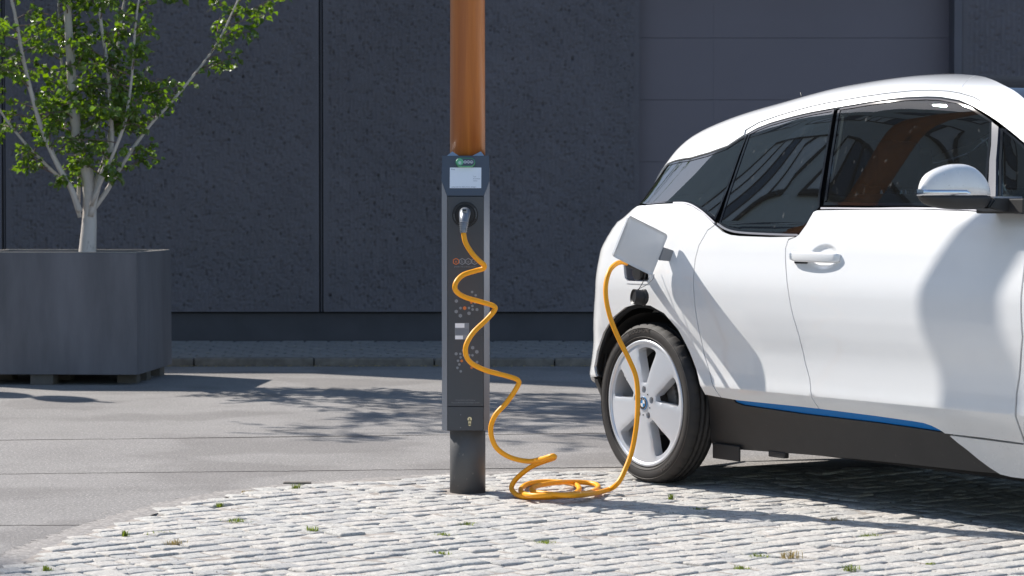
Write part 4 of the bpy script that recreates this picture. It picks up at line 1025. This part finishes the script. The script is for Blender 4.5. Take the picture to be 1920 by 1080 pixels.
# green pill button
def pill(name, u0, u1, s0, s1, d0, d1, m_, tap=.0):
    r = (s1-s0)/2; ol = []
    for cx, a0 in ((u1-r,-90),(u0+r,90)):
        for i in range(11): a = R(a0+18*i); ol.append((cx+r*math.cos(a), (s0+s1)/2+r*math.sin(a)))
    bm = bmesh.new(); b_ = [bm.verts.new(H3(u, s, d0)) for u, s in ol]; a_ = [bm.verts.new(H3(u, s, d1)) for u, s in ol]; bm.faces.new(a_)
    for i in range(len(ol)): bm.faces.new((a_[i], b_[i], b_[(i+1)%len(ol)], a_[(i+1)%len(ol)]))
    bmesh.ops.bevel(bm, geom=[e for e in bm.edges if all(v_ in a_ for v_ in e.verts)], offset=.0004 if d1-d0 < .005 else .0015, segments=1, affect='EDGES', clamp_overlap=True)
    return pp(bmo(name, bm, m_, post))
pill('button', -.0395, .0385, .1195, .1560, 0, .013, M['green']); pill('button_face', -.0365, .0355, .1225, .1530, .0131, .0138, M['head'])
pill('button_light', -.0360, -.0080, .1230, .1525, .0139, .0150, M['greenl'])
htext('e', -.0290, .1285, .026, M['display'], d=.0155, name='button_letter')
def hexring(cx, cz, r, wd, m_, face, nm, rot=30):
    """flat hexagonal ring printed on the front panel (face='f') or head (face='h')"""
    V_ = []; 
    for k in range(6):
        a = R(rot+60*k)
        for rr in (r, r-wd):
            p = (cx+rr*math.cos(a), cz+rr*math.sin(a)); V_.append(P3(p[0], -.0040, p[1]) if face == 'f' else H3(p[0], p[1], .0147))
    F_ = [(2*k, 2*k+1, (2*k+3)%12, (2*k+2)%12) for k in range(6)]
    return pp(pyd(nm, V_, F_, m_, post))
for i, ch in enumerate('bee'):
    hexring(.0005+.0128*i-.002, .1378, .0068, .0016, M['display'], 'h', 'button_emblem'); htext(ch, .0005+.0128*i-.002, .1345, .011, M['display'], 'CENTER', d=.0147, name='button_letter')
# logo on the panel
def ftext(txt, x, z, size, m_, align='LEFT', sx=1.0, name='panel_text', y=-.0042):
    o = text_mesh(name, txt, size, m_, post, P3(x, y, z), (R(90),0,0), ext=.0001, align=align, sx=sx); o.matrix_parent_inverse = PI_; return o
for i, (ch, m_) in enumerate(zip('ebee', ('orange','dotgrey','dotgrey','dotgrey'))):
    cx = -.0375+.0246*i; hexring(cx, .927, .0138, .0034, M[m_], 'f', 'logo_hexagon'); ftext(ch, cx-.0002, .9212, .019, M[m_], 'CENTER', name='logo_letter')
ftext('SMART TECHNOLOGIES', -.045, .9035, .0064, M['dotgrey'], sx=1.28)
ftext('Konstruktion und Fertigung:', 0, .3745, .0072, M['dotgrey'], 'CENTER', sx=.95); ftext('Phoebus Business Technologies GmbH', 0, .3642, .0072, M['dotgrey'], 'CENTER', sx=.98)
# honeycomb dots: (picture-like grid in metres from panel centre, radius, orange?)
def dots(lst):
    for (a, b, r, o_) in lst:
        x = (-.2576+(a-95)/6*.002115)-SX+0.0; z = .8175-(b)/6*.002115
        V_ = [P3(x+r*math.cos(R(60*k+30)), -.0041, z+r*math.sin(R(60*k+30))) for k in range(6)]
        pp(pyd('honeycomb_dot', V_, [tuple(range(6))[::-1]], M['orange' if o_ else 'dotgrey'], post))
dots([(377,33,.0055,0),(417,70,.0052,0),(258,80,.0055,1),(200,135,.0075,0),(368,151,.0056,1),(409,153,.0052,0),(380,190,.0055,0),(246,214,.0058,0),(293,215,.0078,1),(342,213,.0055,0),(383,230,.0056,0),(432,231,.0064,0),(198,253,.0075,0),(342,273,.0075,0),(245,300,.0078,0),
      (383,660,.0075,0),(275,690,.0055,0),(430,707,.0078,0),(197,729,.0068,0),(244,730,.0055,0),(284,744,.0055,0),(345,744,.0050,0),(381,746,.0056,0),(248,769,.0055,0),(218,808,.0055,0),(260,809,.0058,1),(432,822,.0058,0),(233,849,.0055,0),(371,884,.0058,1),(211,887,.0055,0),(249,927,.0056,0)])
# card reader window
pp(box('meter_window', SX-.042, SX+.014, SY-.0045, SY-.0034, .617, .683, M['dotgrey'], post)); pp(box('meter_window_band', SX-.040, SX+.012, SY-.0050, SY-.0044, .636, .660, M['ink'], post)); pp(box('meter_window_label', SX-.041, SX-.004, SY-.0050, SY-.0044, .664, .6815, M['display'], post)); pp(box('meter_window_label', SX-.041, SX-.010, SY-.0050, SY-.0044, .6185, .633, M['display'], post))
# socket
bm = bmesh.new(); C0 = Vector(P3(-.001, -.004, 1.112)); cyl(bm, C0+Vector((0,.002,0)), C0+Vector((0,-.005,0)), .0515, .0495, 48); sock = pp(bmo('socket', bm, M['black'], post))
bm = bmesh.new(); cyl(bm, C0+Vector((0,-.0045,0)), C0+Vector((0,-.010,0)), .040, .037, 40, caps=False); cyl(bm, C0+Vector((0,-.010,0)), C0+Vector((0,-.003,0)), .037, .031, 40); pp(bmo('socket_collar', bm, M['black'], post))
for txt, a0 in (('STECKER', R(212)), ('ENTRIEGELN', R(34))):
    o = text_mesh('socket_lettering', txt, .0068, M['dotgrey'], post, (0,0,0), (0,0,0), ext=.0001)
    for v_ in o.data.vertices:
        if a0 > 3: a = a0-v_.co.x/.042; 
        else: a = a0-v_.co.x/.042
        rad = .0425+v_.co.y*.8; v_.co = (C0.x+rad*math.cos(a), C0.y-.0056-v_.co.z, C0.z+rad*math.sin(a))
    o.matrix_parent_inverse = PI_
# key cylinder & screws
bm = bmesh.new(); kx, kz = SX+.0165, .297
cyl(bm, (kx, SY-.003, kz+.004), (kx, SY-.0075, kz+.004), .0088, n=24); bx(bm, kx-.0055, kx+.0055, SY-.0075, SY-.003, kz-.018, kz+.0); cyl(bm, (kx, SY-.003, kz-.018), (kx, SY-.0075, kz-.018), .0055, n=16)
key = pp(bmo('key_cylinder', bm, M['brass'], post)); pp(box('keyhole', kx-.0014, kx+.0014, SY-.0079, SY-.0074, kz+.001, kz+.008, M['black'], post))
for z in (.318, .267):
    bm = bmesh.new(); cyl(bm, (SX-.0195, SY-.003, z), (SX-.0195, SY-.0058, z), .0022, n=10); pp(bmo('screw', bm, M['silver'], post))
# steel foot and the wooden mast it clasps
bm = bmesh.new(); cyl(bm, (-.178,10.253,-.03), (-.178,10.253,.30), .0718, .0712, 56); pp(bmo('foot', bm, M['steel_grey'], post))
mast = empty('wooden_mast', (-.178, 10.283, 1.30), label='round orange brown wooden mast rising out of the charging post', cat='mast')
bm = bmesh.new(); cyl(bm, (0,0,.047), (0,0,5.2), .0708, .0600, 64); o = bmo('pole', bm, M['wood'], mast)
bm = bmesh.new(); cyl(bm, (0,0,5.2), (0,0,5.26), .072, .06, 32); bmo('cap', bm, M['steel_grey'], mast)

# ================================================================== CABLE
cab = empty('charging_cable', (.1, 10.0, 0), label='orange charging cable coiled on the cobbles between the post and the car', cat='cable')
CI2 = Matrix.Translation((-.1, -10.0, 0))
P1 = [[-.19,10.0,1.043],[-.181,9.99,1.003],[-.156,9.98,.962],[-.129,9.98,.933],[-.109,9.99,.916],[-.112,10.0,.902],[-.142,10.0,.893],[-.191,9.97,.877],[-.218,9.94,.848],[-.218,9.94,.817],[-.183,9.97,.791],[-.115,10.0,.770],[-.071,10.0,.755],[-.069,10.0,.738],[-.1,9.98,.702],[-.153,9.94,.651],[-.18,9.92,.596],[-.166,9.93,.544],[-.104,9.97,.506],[-.021,10.0,.482],[.023,10.0,.465],[.021,10.0,.44],[-.021,9.99,.378],[-.067,9.98,.326],[-.083,9.98,.268],[-.063,9.98,.205],[-.01,9.99,.165],[.062,9.95,.152],[.113,9.85,.17],[.156,9.8,.187],[.161,9.86,.173],[.121,9.96,.149],[.073,10.02,.122],[.017,10.06,.072]]
P2 = [[-.002,10.055,.035],[.021,9.971,.018],[.062,9.923,.0155],[.155,9.923,.0155],[.241,10.036,.0155],[.27,10.251,.0155],[.24,10.433,.0155],[.142,10.495,.0155],[.065,10.403,.0155],[.034,10.145,.018],[.062,9.863,.030],[.154,9.809,.035],[.279,9.902,.031],[.339,10.202,.0165],[.342,10.371,.0165],[.276,10.408,.022],[.182,10.275,.034],[.102,10.136,.036],[.077,9.979,.036],[.119,9.847,.038],[.246,9.8,.035],[.37,10.134,.017]]
P3_ = [[.419,10.12,.048],[.452,10.15,.105],[.478,10.18,.172],[.496,10.2,.266],[.503,10.22,.361],[.498,10.24,.456],[.471,10.26,.529],[.429,10.28,.614],[.399,10.3,.688],[.381,10.32,.763],[.379,10.34,.827],[.393,10.37,.88],[.417,10.42,.907],[.445,10.46,.918],[.474,10.50,.912]]
o = tube('cable', P1+P2+P3_, .0100, M['cable'], cab, n=14, smoothsteps=7); o.matrix_parent_inverse = CI2
# plug in the post: grey body bending down, ribbed boot
def plug(name, pts, rads, m_, ribs=True, sq=1.0):
    o = tube(name, pts, rads, m_, cab, n=20, smoothsteps=5); o.matrix_parent_inverse = CI2; return o
pl = plug('plug', [(-.1855,10.15,1.116),(-.1855,10.115,1.120),(-.1860,10.065,1.114),(-.1875,10.030,1.096),(-.1885,10.012,1.076),(-.1895,10.004,1.058),(-.1900,10.000,1.040)], [.022,.0225,.0225,.0195,.0165,.0140,.0125], M['silver'])
for k in range(5):
    t_ = k/4; c = Vector((-.1885,10.014,1.078)).lerp(Vector((-.1899,10.001,1.048)), t_); d_ = Vector((-.0015,-.014,-.036)).normalized(); r_ = .0185-.0045*t_
    bm = bmesh.new(); cyl(bm, c-d_*.0018, c, r_-.001, r_+.0012, 24, caps=False); cyl(bm, c, c+d_*.0018, r_+.0012, r_-.001, 24, caps=False); o = bmo('boot_rib', bm, M['silver'], cab, smooth=True); o.matrix_parent_inverse = CI2
o = box('plug_latch', -.1955, -.1755, 10.030, 10.052, 1.118, 1.136, M['silver'], cab, .003); o.matrix_parent_inverse = CI2
o = box('plug_latch', -.192, -.179, 10.026, 10.031, 1.127, 1.133, M['black'], cab, .001); o.matrix_parent_inverse = CI2
pl2 = plug('plug', [(.470,10.495,.914),(.490,10.515,.911),(.515,10.545,.912),(.545,10.59,.915)], [.0135,.020,.024,.027], M['blackmat'])

# ================================================================== PLANTER WITH BIRCH
def make_planter():
    W_, D_, Hh, zb0 = 1.17, 1.17, .862, .070
    pr = empty('planter')
    bm = bmesh.new(); t_ = .045; tp = .012
    def ring(h, ins, tap): return [bm.verts.new((sx*(W_/2-ins-tap), sy*(D_/2-ins-tap), h)) for sx, sy in ((-1,-1),(1,-1),(1,1),(-1,1))]
    a, b, c, d, e = ring(zb0,0,0), ring(Hh,0,tp*.5), ring(Hh,t_,tp*.5), ring(Hh-.07,t_,tp), ring(zb0,.02,0)
    for A_, B_ in ((a,b),(b,c),(c,d)):
        for i in range(4): bm.faces.new((A_[i], A_[(i+1)%4], B_[(i+1)%4], B_[i]))
    bm.faces.new(a[::-1])
    es = [e_ for e_ in bm.edges if (abs(e_.verts[0].co.z-e_.verts[1].co.z) > .5) or all(v_ in b for v_ in e_.verts)]
    bmesh.ops.bevel(bm, geom=es, offset=.006, segments=2, affect='EDGES')
    bx_ = bmo('box', bm, M['planter'], pr)
    # light mineral crust on the rim
    bm = bmesh.new()
    bx(bm, -W_/2+.012, W_/2-.012, -D_/2+.016, -D_/2+.044, Hh, Hh+.005, .0015); bx(bm, -W_/2+.012, W_/2-.012, D_/2-.044, D_/2-.016, Hh, Hh+.005, .0015)
    bx(bm, -W_/2+.014, -W_/2+.042, -D_/2+.05, D_/2-.05, Hh, Hh+.004); bx(bm, W_/2-.042, W_/2-.014, -D_/2+.05, D_/2-.05, Hh, Hh+.004)
    bmo('rim', bm, M['rim'], pr)
    nx = 14; V_ = []; F_ = []
    for i in range(nx+1):
        for j in range(nx+1):
            x = -W_/2+.06+(W_-.12)*i/nx; y = -D_/2+.06+(D_-.12)*j/nx; V_.append((x, y, Hh-.035+rng.normal(0,.008)))
    for i in range(nx):
        for j in range(nx): k_ = i*(nx+1)+j; F_.append((k_, k_+nx+1, k_+nx+2, k_+1))
    pyd('soil', V_, F_, M['soil'], pr, smooth=True)
    for x0_, x1_, y0_, y1_ in ((-.52,-.37,-.56,-.42),(-.13,.02,-.56,-.42),(-.52,-.37,-.08,.06),(-.13,.02,-.08,.06),(.36,.50,-.56,-.42) if False else (.40,.53,-.36,-.24),(.40,.54,-.08,.06),(-.52,-.37,.40,.54),(-.13,.02,.40,.54),(.40,.54,.38,.54)):
        box('foot_block', x0_, x1_, y0_, y1_, 0, zb0-.001, M['pallet'], pr, .003)
    return pr
pl_ang = math.atan2(.066, 1.17)
planter = make_planter(); tag(planter, 'big square dark grey planter on wooden blocks holding the birch tree', 'planter')
ctr = Vector((-2.428,16.6,0))+Matrix.Rotation(-pl_ang, 3, 'Z')@Vector((-.585,.585,0))
planter.location = ctr; planter.rotation_euler = (0,0,-pl_ang)

STEMS = [([(0,-.06),(.018,.286),(.007,.537),(-.047,.716),(-.079,1.002),(-.107,1.36),(-.125,1.683),(-.132,2.112),(-.1,2.613),(-.082,3.186)], .050, .012, 0),
 ([(-.040,.29),(-.082,.430),(-.186,.634),(-.283,.888),(-.362,1.253),(-.408,1.604),(-.512,2.112),(-.566,2.613)], .022, .006, -.5),
 ([(-.057,.35),(-.064,.609),(-.136,.967),(-.208,1.36),(-.226,1.683),(-.261,2.22)], .013, .005, .4),
 ([(.030,.26),(.097,.501),(.175,.716),(.179,.967),(.168,1.253),(.115,1.683),(.097,2.22),(.132,2.864)], .020, .006, -.25),
 ([(.040,.30),(.132,.426),(.197,.537),(.308,.712),(.433,.888),(.576,1.045),(.848,1.396),(.992,1.683),(1.171,2.076)], .018, .004, .2),
 ([(.015,.40),(.115,.716),(.15,1.146),(.186,1.611),(.258,2.112),(.311,2.757)], .014, .005, .55),
 ([(.040,.33),(.258,.788),(.311,.967),(.354,1.217),(.401,1.575),(.49,2.005),(.562,2.47)], .012, .004, -.6),
 ([(-.043,.25),(-.090,.426),(-.265,.601),(-.426,.777),(-.576,.999),(-.70,1.35),(-.80,1.80)], .014, .004, -.2),
 ([(-.50,2.05),(-.9,2.5),(-1.4,3.0),(-1.9,3.5)], .012, .004, -.9), ([(-.132,2.112),(-.5,2.9),(-.9,3.5),(-1.3,4.2)], .012, .004, -.75),
 ([(-.1,2.613),(-.05,3.3),(.1,3.9),(.0,4.6)], .012, .004, -.35), ([(.132,2.8),(.5,3.3),(.7,3.9)], .009, .004, -.3), ([(-.09,3.1),(-.4,3.7),(-.6,4.4)], .010, .004, .3)]
def make_birch(seed, n_leaf=13500):
    r_ = random.Random(seed); tr = empty('birch_tree'); twigs = []
    LV, LF = [], []
    def leaf(p, dirv, sz):
        q = dirv.to_track_quat('Y', 'Z')@Matrix.Rotation(r_.uniform(-1.4,1.4), 3, 'Y').to_quaternion(); b0 = len(LV)
        f = r_.uniform(.05,.22); w_ = sz*r_.uniform(.36,.46)
        for x, y, z in ((0,0,0),(-w_,sz*.32,f*sz),(-w_*.62,sz*.68,f*sz*.9),(0,sz,-.12*sz),(w_*.62,sz*.68,f*sz*.9),(w_,sz*.32,f*sz),(0,sz*.5,0)): LV.append(p+q@Vector((x, y, z)))
        LF.extend([(b0,b0+6,b0+1),(b0+1,b0+6,b0+2),(b0+2,b0+6,b0+3),(b0,b0+5,b0+6),(b0+5,b0+4,b0+6),(b0+4,b0+3,b0+6)])
    def branch_pts(p, d, L, n=6, droop=.12):
        out = [p.copy()]; d = d.normalized()
        for i in range(n):
            d = (d+Vector((r_.uniform(-.22,.22), r_.uniform(-.22,.22), r_.uniform(-.16,.16)-droop*(i/n)))).normalized(); p = p+d*(L/n); out.append(p.copy())
        return out
    tw_V, tw_F = [], []
    def twig(pts, r0, r1):
        n = 5; b0 = len(tw_V); T = []
        for i, c in enumerate(pts):
            t_ = (pts[min(i+1,len(pts)-1)]-pts[max(i-1,0)]).normalized(); a = t_.orthogonal().normalized(); b = t_.cross(a); rr = r0+(r1-r0)*i/(len(pts)-1)
            for j in range(n): an = 2*math.pi*j/n; tw_V.append(c+(a*math.cos(an)+b*math.sin(an))*rr)
        for i in range(len(pts)-1):
            for j in range(n): tw_F.append((b0+i*n+j, b0+i*n+(j+1)%n, b0+(i+1)*n+(j+1)%n, b0+(i+1)*n+j))
    first = True; sprays = []
    for pts2, r0, r1, dep in STEMS:
        hmax = pts2[-1][1]; pts3 = [Vector((x, dep*(max(0, z-.2)/2.2)**.9+.02*math.sin(z*5+dep*7), z)) for x, z in pts2]
        nP = len(pts3); rad = [r0*(1-(i/(nP-1))*(1-r1/r0))*(1.25 if (first and i == 0) else 1) for i in range(nP)]
        tube('trunk' if first else 'stem', pts3, rad, M['birch'], tr, n=12, smoothsteps=6); first = False
        C = catmull(pts3, 8)
        for i, c in enumerate(C):
            if c.z < .45: continue
            dens = .35 if c.z < .8 else (.95 if c.z < 2.0 else 1.0)
            if r_.random() < dens:
                az = r_.uniform(0, 2*math.pi); d = Vector((math.cos(az), math.sin(az), r_.uniform(.15,.9)))
                L = r_.uniform(.14,.36) if c.z < 1.7 else r_.uniform(.3,.85)
                bp = branch_pts(c, d, L); twig(bp, .0048, .0015); sprays.append((bp, L))
                for k in range(2, len(bp)-1):
                    if r_.random() < .75:
                        d2 = (bp[k+1]-bp[k]).normalized()+Vector((r_.uniform(-1,1), r_.uniform(-1,1), r_.uniform(-.6,.6))); b2 = branch_pts(bp[k], d2, L*r_.uniform(.3,.55), 4, .3); twig(b2, .0022, .001); sprays.append((b2, L*.5))
    tot = sum(L for _, L in sprays)
    for bp, L in sprays:
        k = int(n_leaf*L/tot+r_.random())
        for _ in range(k):
            t_ = r_.uniform(.25, 1)*(len(bp)-1); i = min(len(bp)-2, int(t_)); p = bp[i].lerp(bp[i+1], t_-i)
            d = Vector((r_.uniform(-1,1), r_.uniform(-1,1), r_.uniform(-1.0,.35))); leaf(p+d*.012, d.normalized(), r_.uniform(.036,.060))
    pyd('twigs', tw_V, tw_F, M['twig'], tr, smooth=True, kind='stuff')
    pyd('leaves', LV, LF, M['leaf'], tr, smooth=False, kind='stuff')
    return tr
birch = make_birch(3); tag(birch, 'young multi stemmed birch with white bark growing in the planter', 'tree'); birch.location = (-2.856, 17.19, .84)

# ================================================================== WEEDS AND LITTER
def tuft(loc, size, dry, label, spread=1.0, n=60):
    r_ = random.Random(int(abs(loc[0]*1000+loc[1]*77))); V_ = []; F_ = []
    for _ in range(n):
        a = r_.uniform(0, 2*math.pi); l = size*r_.uniform(.4,1.0); lean = r_.uniform(.3,1.3)*spread; b = Vector((r_.gauss(0,.010)*spread, r_.gauss(0,.006)*spread, -.004)); d = Vector((math.cos(a), math.sin(a), 0)); wv = Vector((-d.y, d.x, 0))*r_.uniform(.0007,.0016)
        p1 = b+Vector((0,0,l*.55))+d*l*.25*lean; p2 = b+Vector((0,0,l*.62))+d*l*.75*lean; k = len(V_)
        V_ += [b-wv, b+wv, p1+wv, p1-wv, p2]; F_ += [(k,k+1,k+2,k+3),(k+3,k+2,k+4)]
    o = pyd('weed_tuft', V_, F_, M['straw' if dry else 'weed'], None); o.location = loc; tag(o, label, 'weed', 'weeds in the joints of the cobbles')
for (x, y, sz, dry, lab, sp) in (
    (-.876,10.35,.050,0,'green weed tuft nearest the short dark edging stone',1.0),
    (-1.115,9.75,.030,0,'upright green sprig on the cobbles left of the yellowish moss patch',.7),
    (-.995,9.25,.030,0,'wide flat green tuft in the middle of the left cobbles',1.9),
    (-.70,8.95,.045,0,'leafy green weed right of the wide flat tuft on the left cobbles',1.3),
    (-1.34,8.83,.045,0,'tall thin green sprig near the curved left edge of the cobbles',.5),
    (-1.23,8.90,.022,0,'low yellow green tuft beside the tall thin sprig',1.8),
    (-1.14,8.62,.035,1,'straggly dry and green tuft near the lower left of the cobbles',1.6),
    (-1.45,7.96,.040,0,'bright green tuft at the bottom left corner of the cobbles',.8),
    (-.155,9.15,.028,0,'small green tuft below the foot of the charging post',1.5),
    (-.24,8.86,.024,0,'small yellowish tuft in the middle foreground cobbles',1.4),
    (-.233,8.36,.028,0,'round mossy tuft at the bottom centre of the picture',1.3),
    (.108,8.66,.022,0,'flat green tuft under the post shadow in the centre foreground',1.9),
    (.62,9.95,.052,0,'upright green blade just in front of the rear tyre',.5),
    (.705,9.62,.022,0,'small green tuft in front of the rear tyre tread',1.6),
    (1.17,9.27,.032,1,'dry tuft at the edge of the car shadow',1.6),
    (1.24,8.83,.024,0,'green tuft inside the end of the post shadow',1.8),
    (.90,8.25,.055,1,'long dry straw coloured tuft in the right foreground',1.6),
    (.80,8.28,.030,0,'wide flat green tuft beside the long dry straw',2.0),
    (.72,8.02,.028,0,'small green tuft at the bottom right foreground left of centre',1.2),
    (1.06,7.98,.045,0,'green grassy tuft at the bottom edge below the car door',1.2),
    (1.33,8.10,.026,0,'single short green tuft low on the far right',.8),
    (-1.06,10.22,.022,1,'dry brownish tuft on the curved cobble edge by the road',1.6)):
    tuft((x, y, 0), sz, dry, lab, sp)
# crumbs, grit and moss: nobody could count it
V_ = []; F_ = []
for _ in range(900):
    k = rng.integers(0, len(ca)); x, y, l, h = ca[k]; x += rng.uniform(-.07,.07); y += rng.uniform(-.07,.07); r_ = rng.uniform(.001,.0026); b = len(V_)
    for j in range(4): a = math.pi/2*j+rng.uniform(0,.6); V_.append((x+r_*math.cos(a), y+r_*math.sin(a), .002))
    V_.append((x, y, .006+r_*.8)); F_ += [(b+j, b+(j+1)%4, b+4) for j in range(4)]
pyd('grit', V_, F_, M['joint'], None, kind='stuff', label='fine grit and crumbs scattered over the cobbles', category='grit') if False else tag(pyd('grit', V_, F_, M['joint']), 'fine grit and crumbs scattered over the cobbles', 'grit', kind='stuff')
V_ = []; F_ = []
for _ in range(260):
    x = rng.uniform(-3.2, 1.4); y = 18.66-abs(rng.normal(0,.05)); r_ = rng.uniform(.006,.022); b = len(V_); a0 = rng.uniform(0, 6)
    for j in range(4): a = a0+math.pi/2*j; V_.append((x+r_*math.cos(a)*(1 if j%2 else .5), y+r_*math.sin(a)*(1 if j%2 else .5), .003+rng.uniform(0,.008)))
    F_.append((b,b+1,b+2,b+3))
tag(pyd('leaf_litter', V_, F_, M['straw']), 'dry leaves and litter lying along the kerb', 'leaf litter', kind='stuff')

# ================================================================== OUTSIDE THE PICTURE: what the car windows mirror
apt = empty('apartment_building', (-26, 22, 0), label='long rendered apartment block with rows of windows mirrored in the car glass', cat='building')
AI = Matrix.Translation((26, -22, 0))
box('wall', -38, -26, -10, 27.1, 0, 27.5, M['facade'], apt).matrix_parent_inverse = AI
box('end_wall', -38, -26, 27.12, 34.0, 0, 23.4, M['facade'], apt).matrix_parent_inverse = AI
fm = None
for fl_ in range(8):
    for k in range(9):
        y0 = -7.5+4.9*k-(.8 if k > 6 else 0); z0_ = 1.9+3.1*fl_
        if k > 6 and fl_ > 6: continue
        if fm is None:
            bm = bmesh.new(); bx(bm, 0, .10, 0, 3.5, 0, .08); bx(bm, 0, .10, 0, 3.5, 1.32, 1.40)
            for q in range(6): bx(bm, 0, .10, .684*q, .684*q+.08, .08, 1.32)
            fm = bpy.data.meshes.new('window'); bm.to_mesh(fm); bm.free(); fm.materials.append(M['wframe'])
            pms = []
            for mm in ('pane','panel_white'):
                bm = bmesh.new(); bx(bm, .01, .03, .08, .684, .08, 1.32); p_ = bpy.data.meshes.new('pane'); bm.to_mesh(p_); bm.free(); p_.materials.append(M[mm]); pms.append(p_)
        w_ = bpy.data.objects.new('window', fm); COL.objects.link(w_); w_.parent = apt; w_.location = (.0, y0-22, z0_)
        for q in range(5):
            p_ = bpy.data.objects.new('pane', pms[int(rng.random() < .35)]); COL.objects.link(p_); p_.parent = w_; p_.location = (0, .684*q, 0)

# sandy fringe where the cobbles meet the asphalt
E_ = [p for p in EDGE if p[1] > 6 and p[0] < 4]; V_ = []; F_ = []
for i in range(len(E_)-1):
    for t_ in np.linspace(0, 1, 6)[:-1]:
        x = E_[i][0]+(E_[i+1][0]-E_[i][0])*t_; y = E_[i][1]+(E_[i+1][1]-E_[i][1])*t_
        d_ = Vector((E_[i+1][1]-E_[i][1], -(E_[i+1][0]-E_[i][0]))).normalized(); w_ = .018+abs(rng.normal(0,.014))+(.05 if y < 10.3 else 0)*rng.uniform(.5,1)
        V_ += [(x+d_.x*.05, y+d_.y*.05, -.0030), (x+d_.x*.0, y+d_.y*.0, .0012), (x-d_.x*w_, y-d_.y*w_, .0015)]
F_ = [(3*k+j, 3*k+1+j, 3*k+4+j, 3*k+3+j) for k in range(len(V_)//3-1) for j in (0,1)]
M['fringe'] = mat('gritty_fringe', (.27,.25,.235), .95, var=.25, scale=30, bump=.004, bscale=70, dirt=((.45,.42,.38), 60, .56, .6))
pyd('sand_fringe', V_, F_, M['fringe'], paving, kind='stuff')
# young trees at the end of the apartment block, mirrored in the rear quarter glass
for k, (x, y, sc, lab) in enumerate(((-25, 37.5, 3.2, 'tall street tree beside the end of the apartment block, nearer the block'), (-29, 43, 3.6, 'tall street tree farther beyond the end of the apartment block'))):
    t_ = copy_tree(birch); t_.location = (x, y, 0); t_.scale = (sc, sc, sc*.8); t_.rotation_euler = (0, 0, 1.2+k*2); t_['label'] = lab

# unseen sign added left of the frame: its discs throw the small road shadows
sg = empty('unseen_sign', (-4.78, 16.97, 0), label='unseen grey post with two round signs, one above the other, left of the planter, added for its shadows', cat='sign')
bm = bmesh.new(); cyl(bm, (0,0,0), (0,0,2.70), .030, n=20); bmo('sign_post', bm, M['silver'], sg)
for z in (2.30, 1.80):
    bm = bmesh.new(); cyl(bm, (.034,0,z), (.042,0,z), .245, n=48); d_ = bmo('sign_disc', bm, M['panel_white'], sg)
    bm = bmesh.new(); cyl(bm, (.0425,0,z), (.0435,0,z), .20, n=48); bmo('sign_face', bm, M['logoblue'], d_)
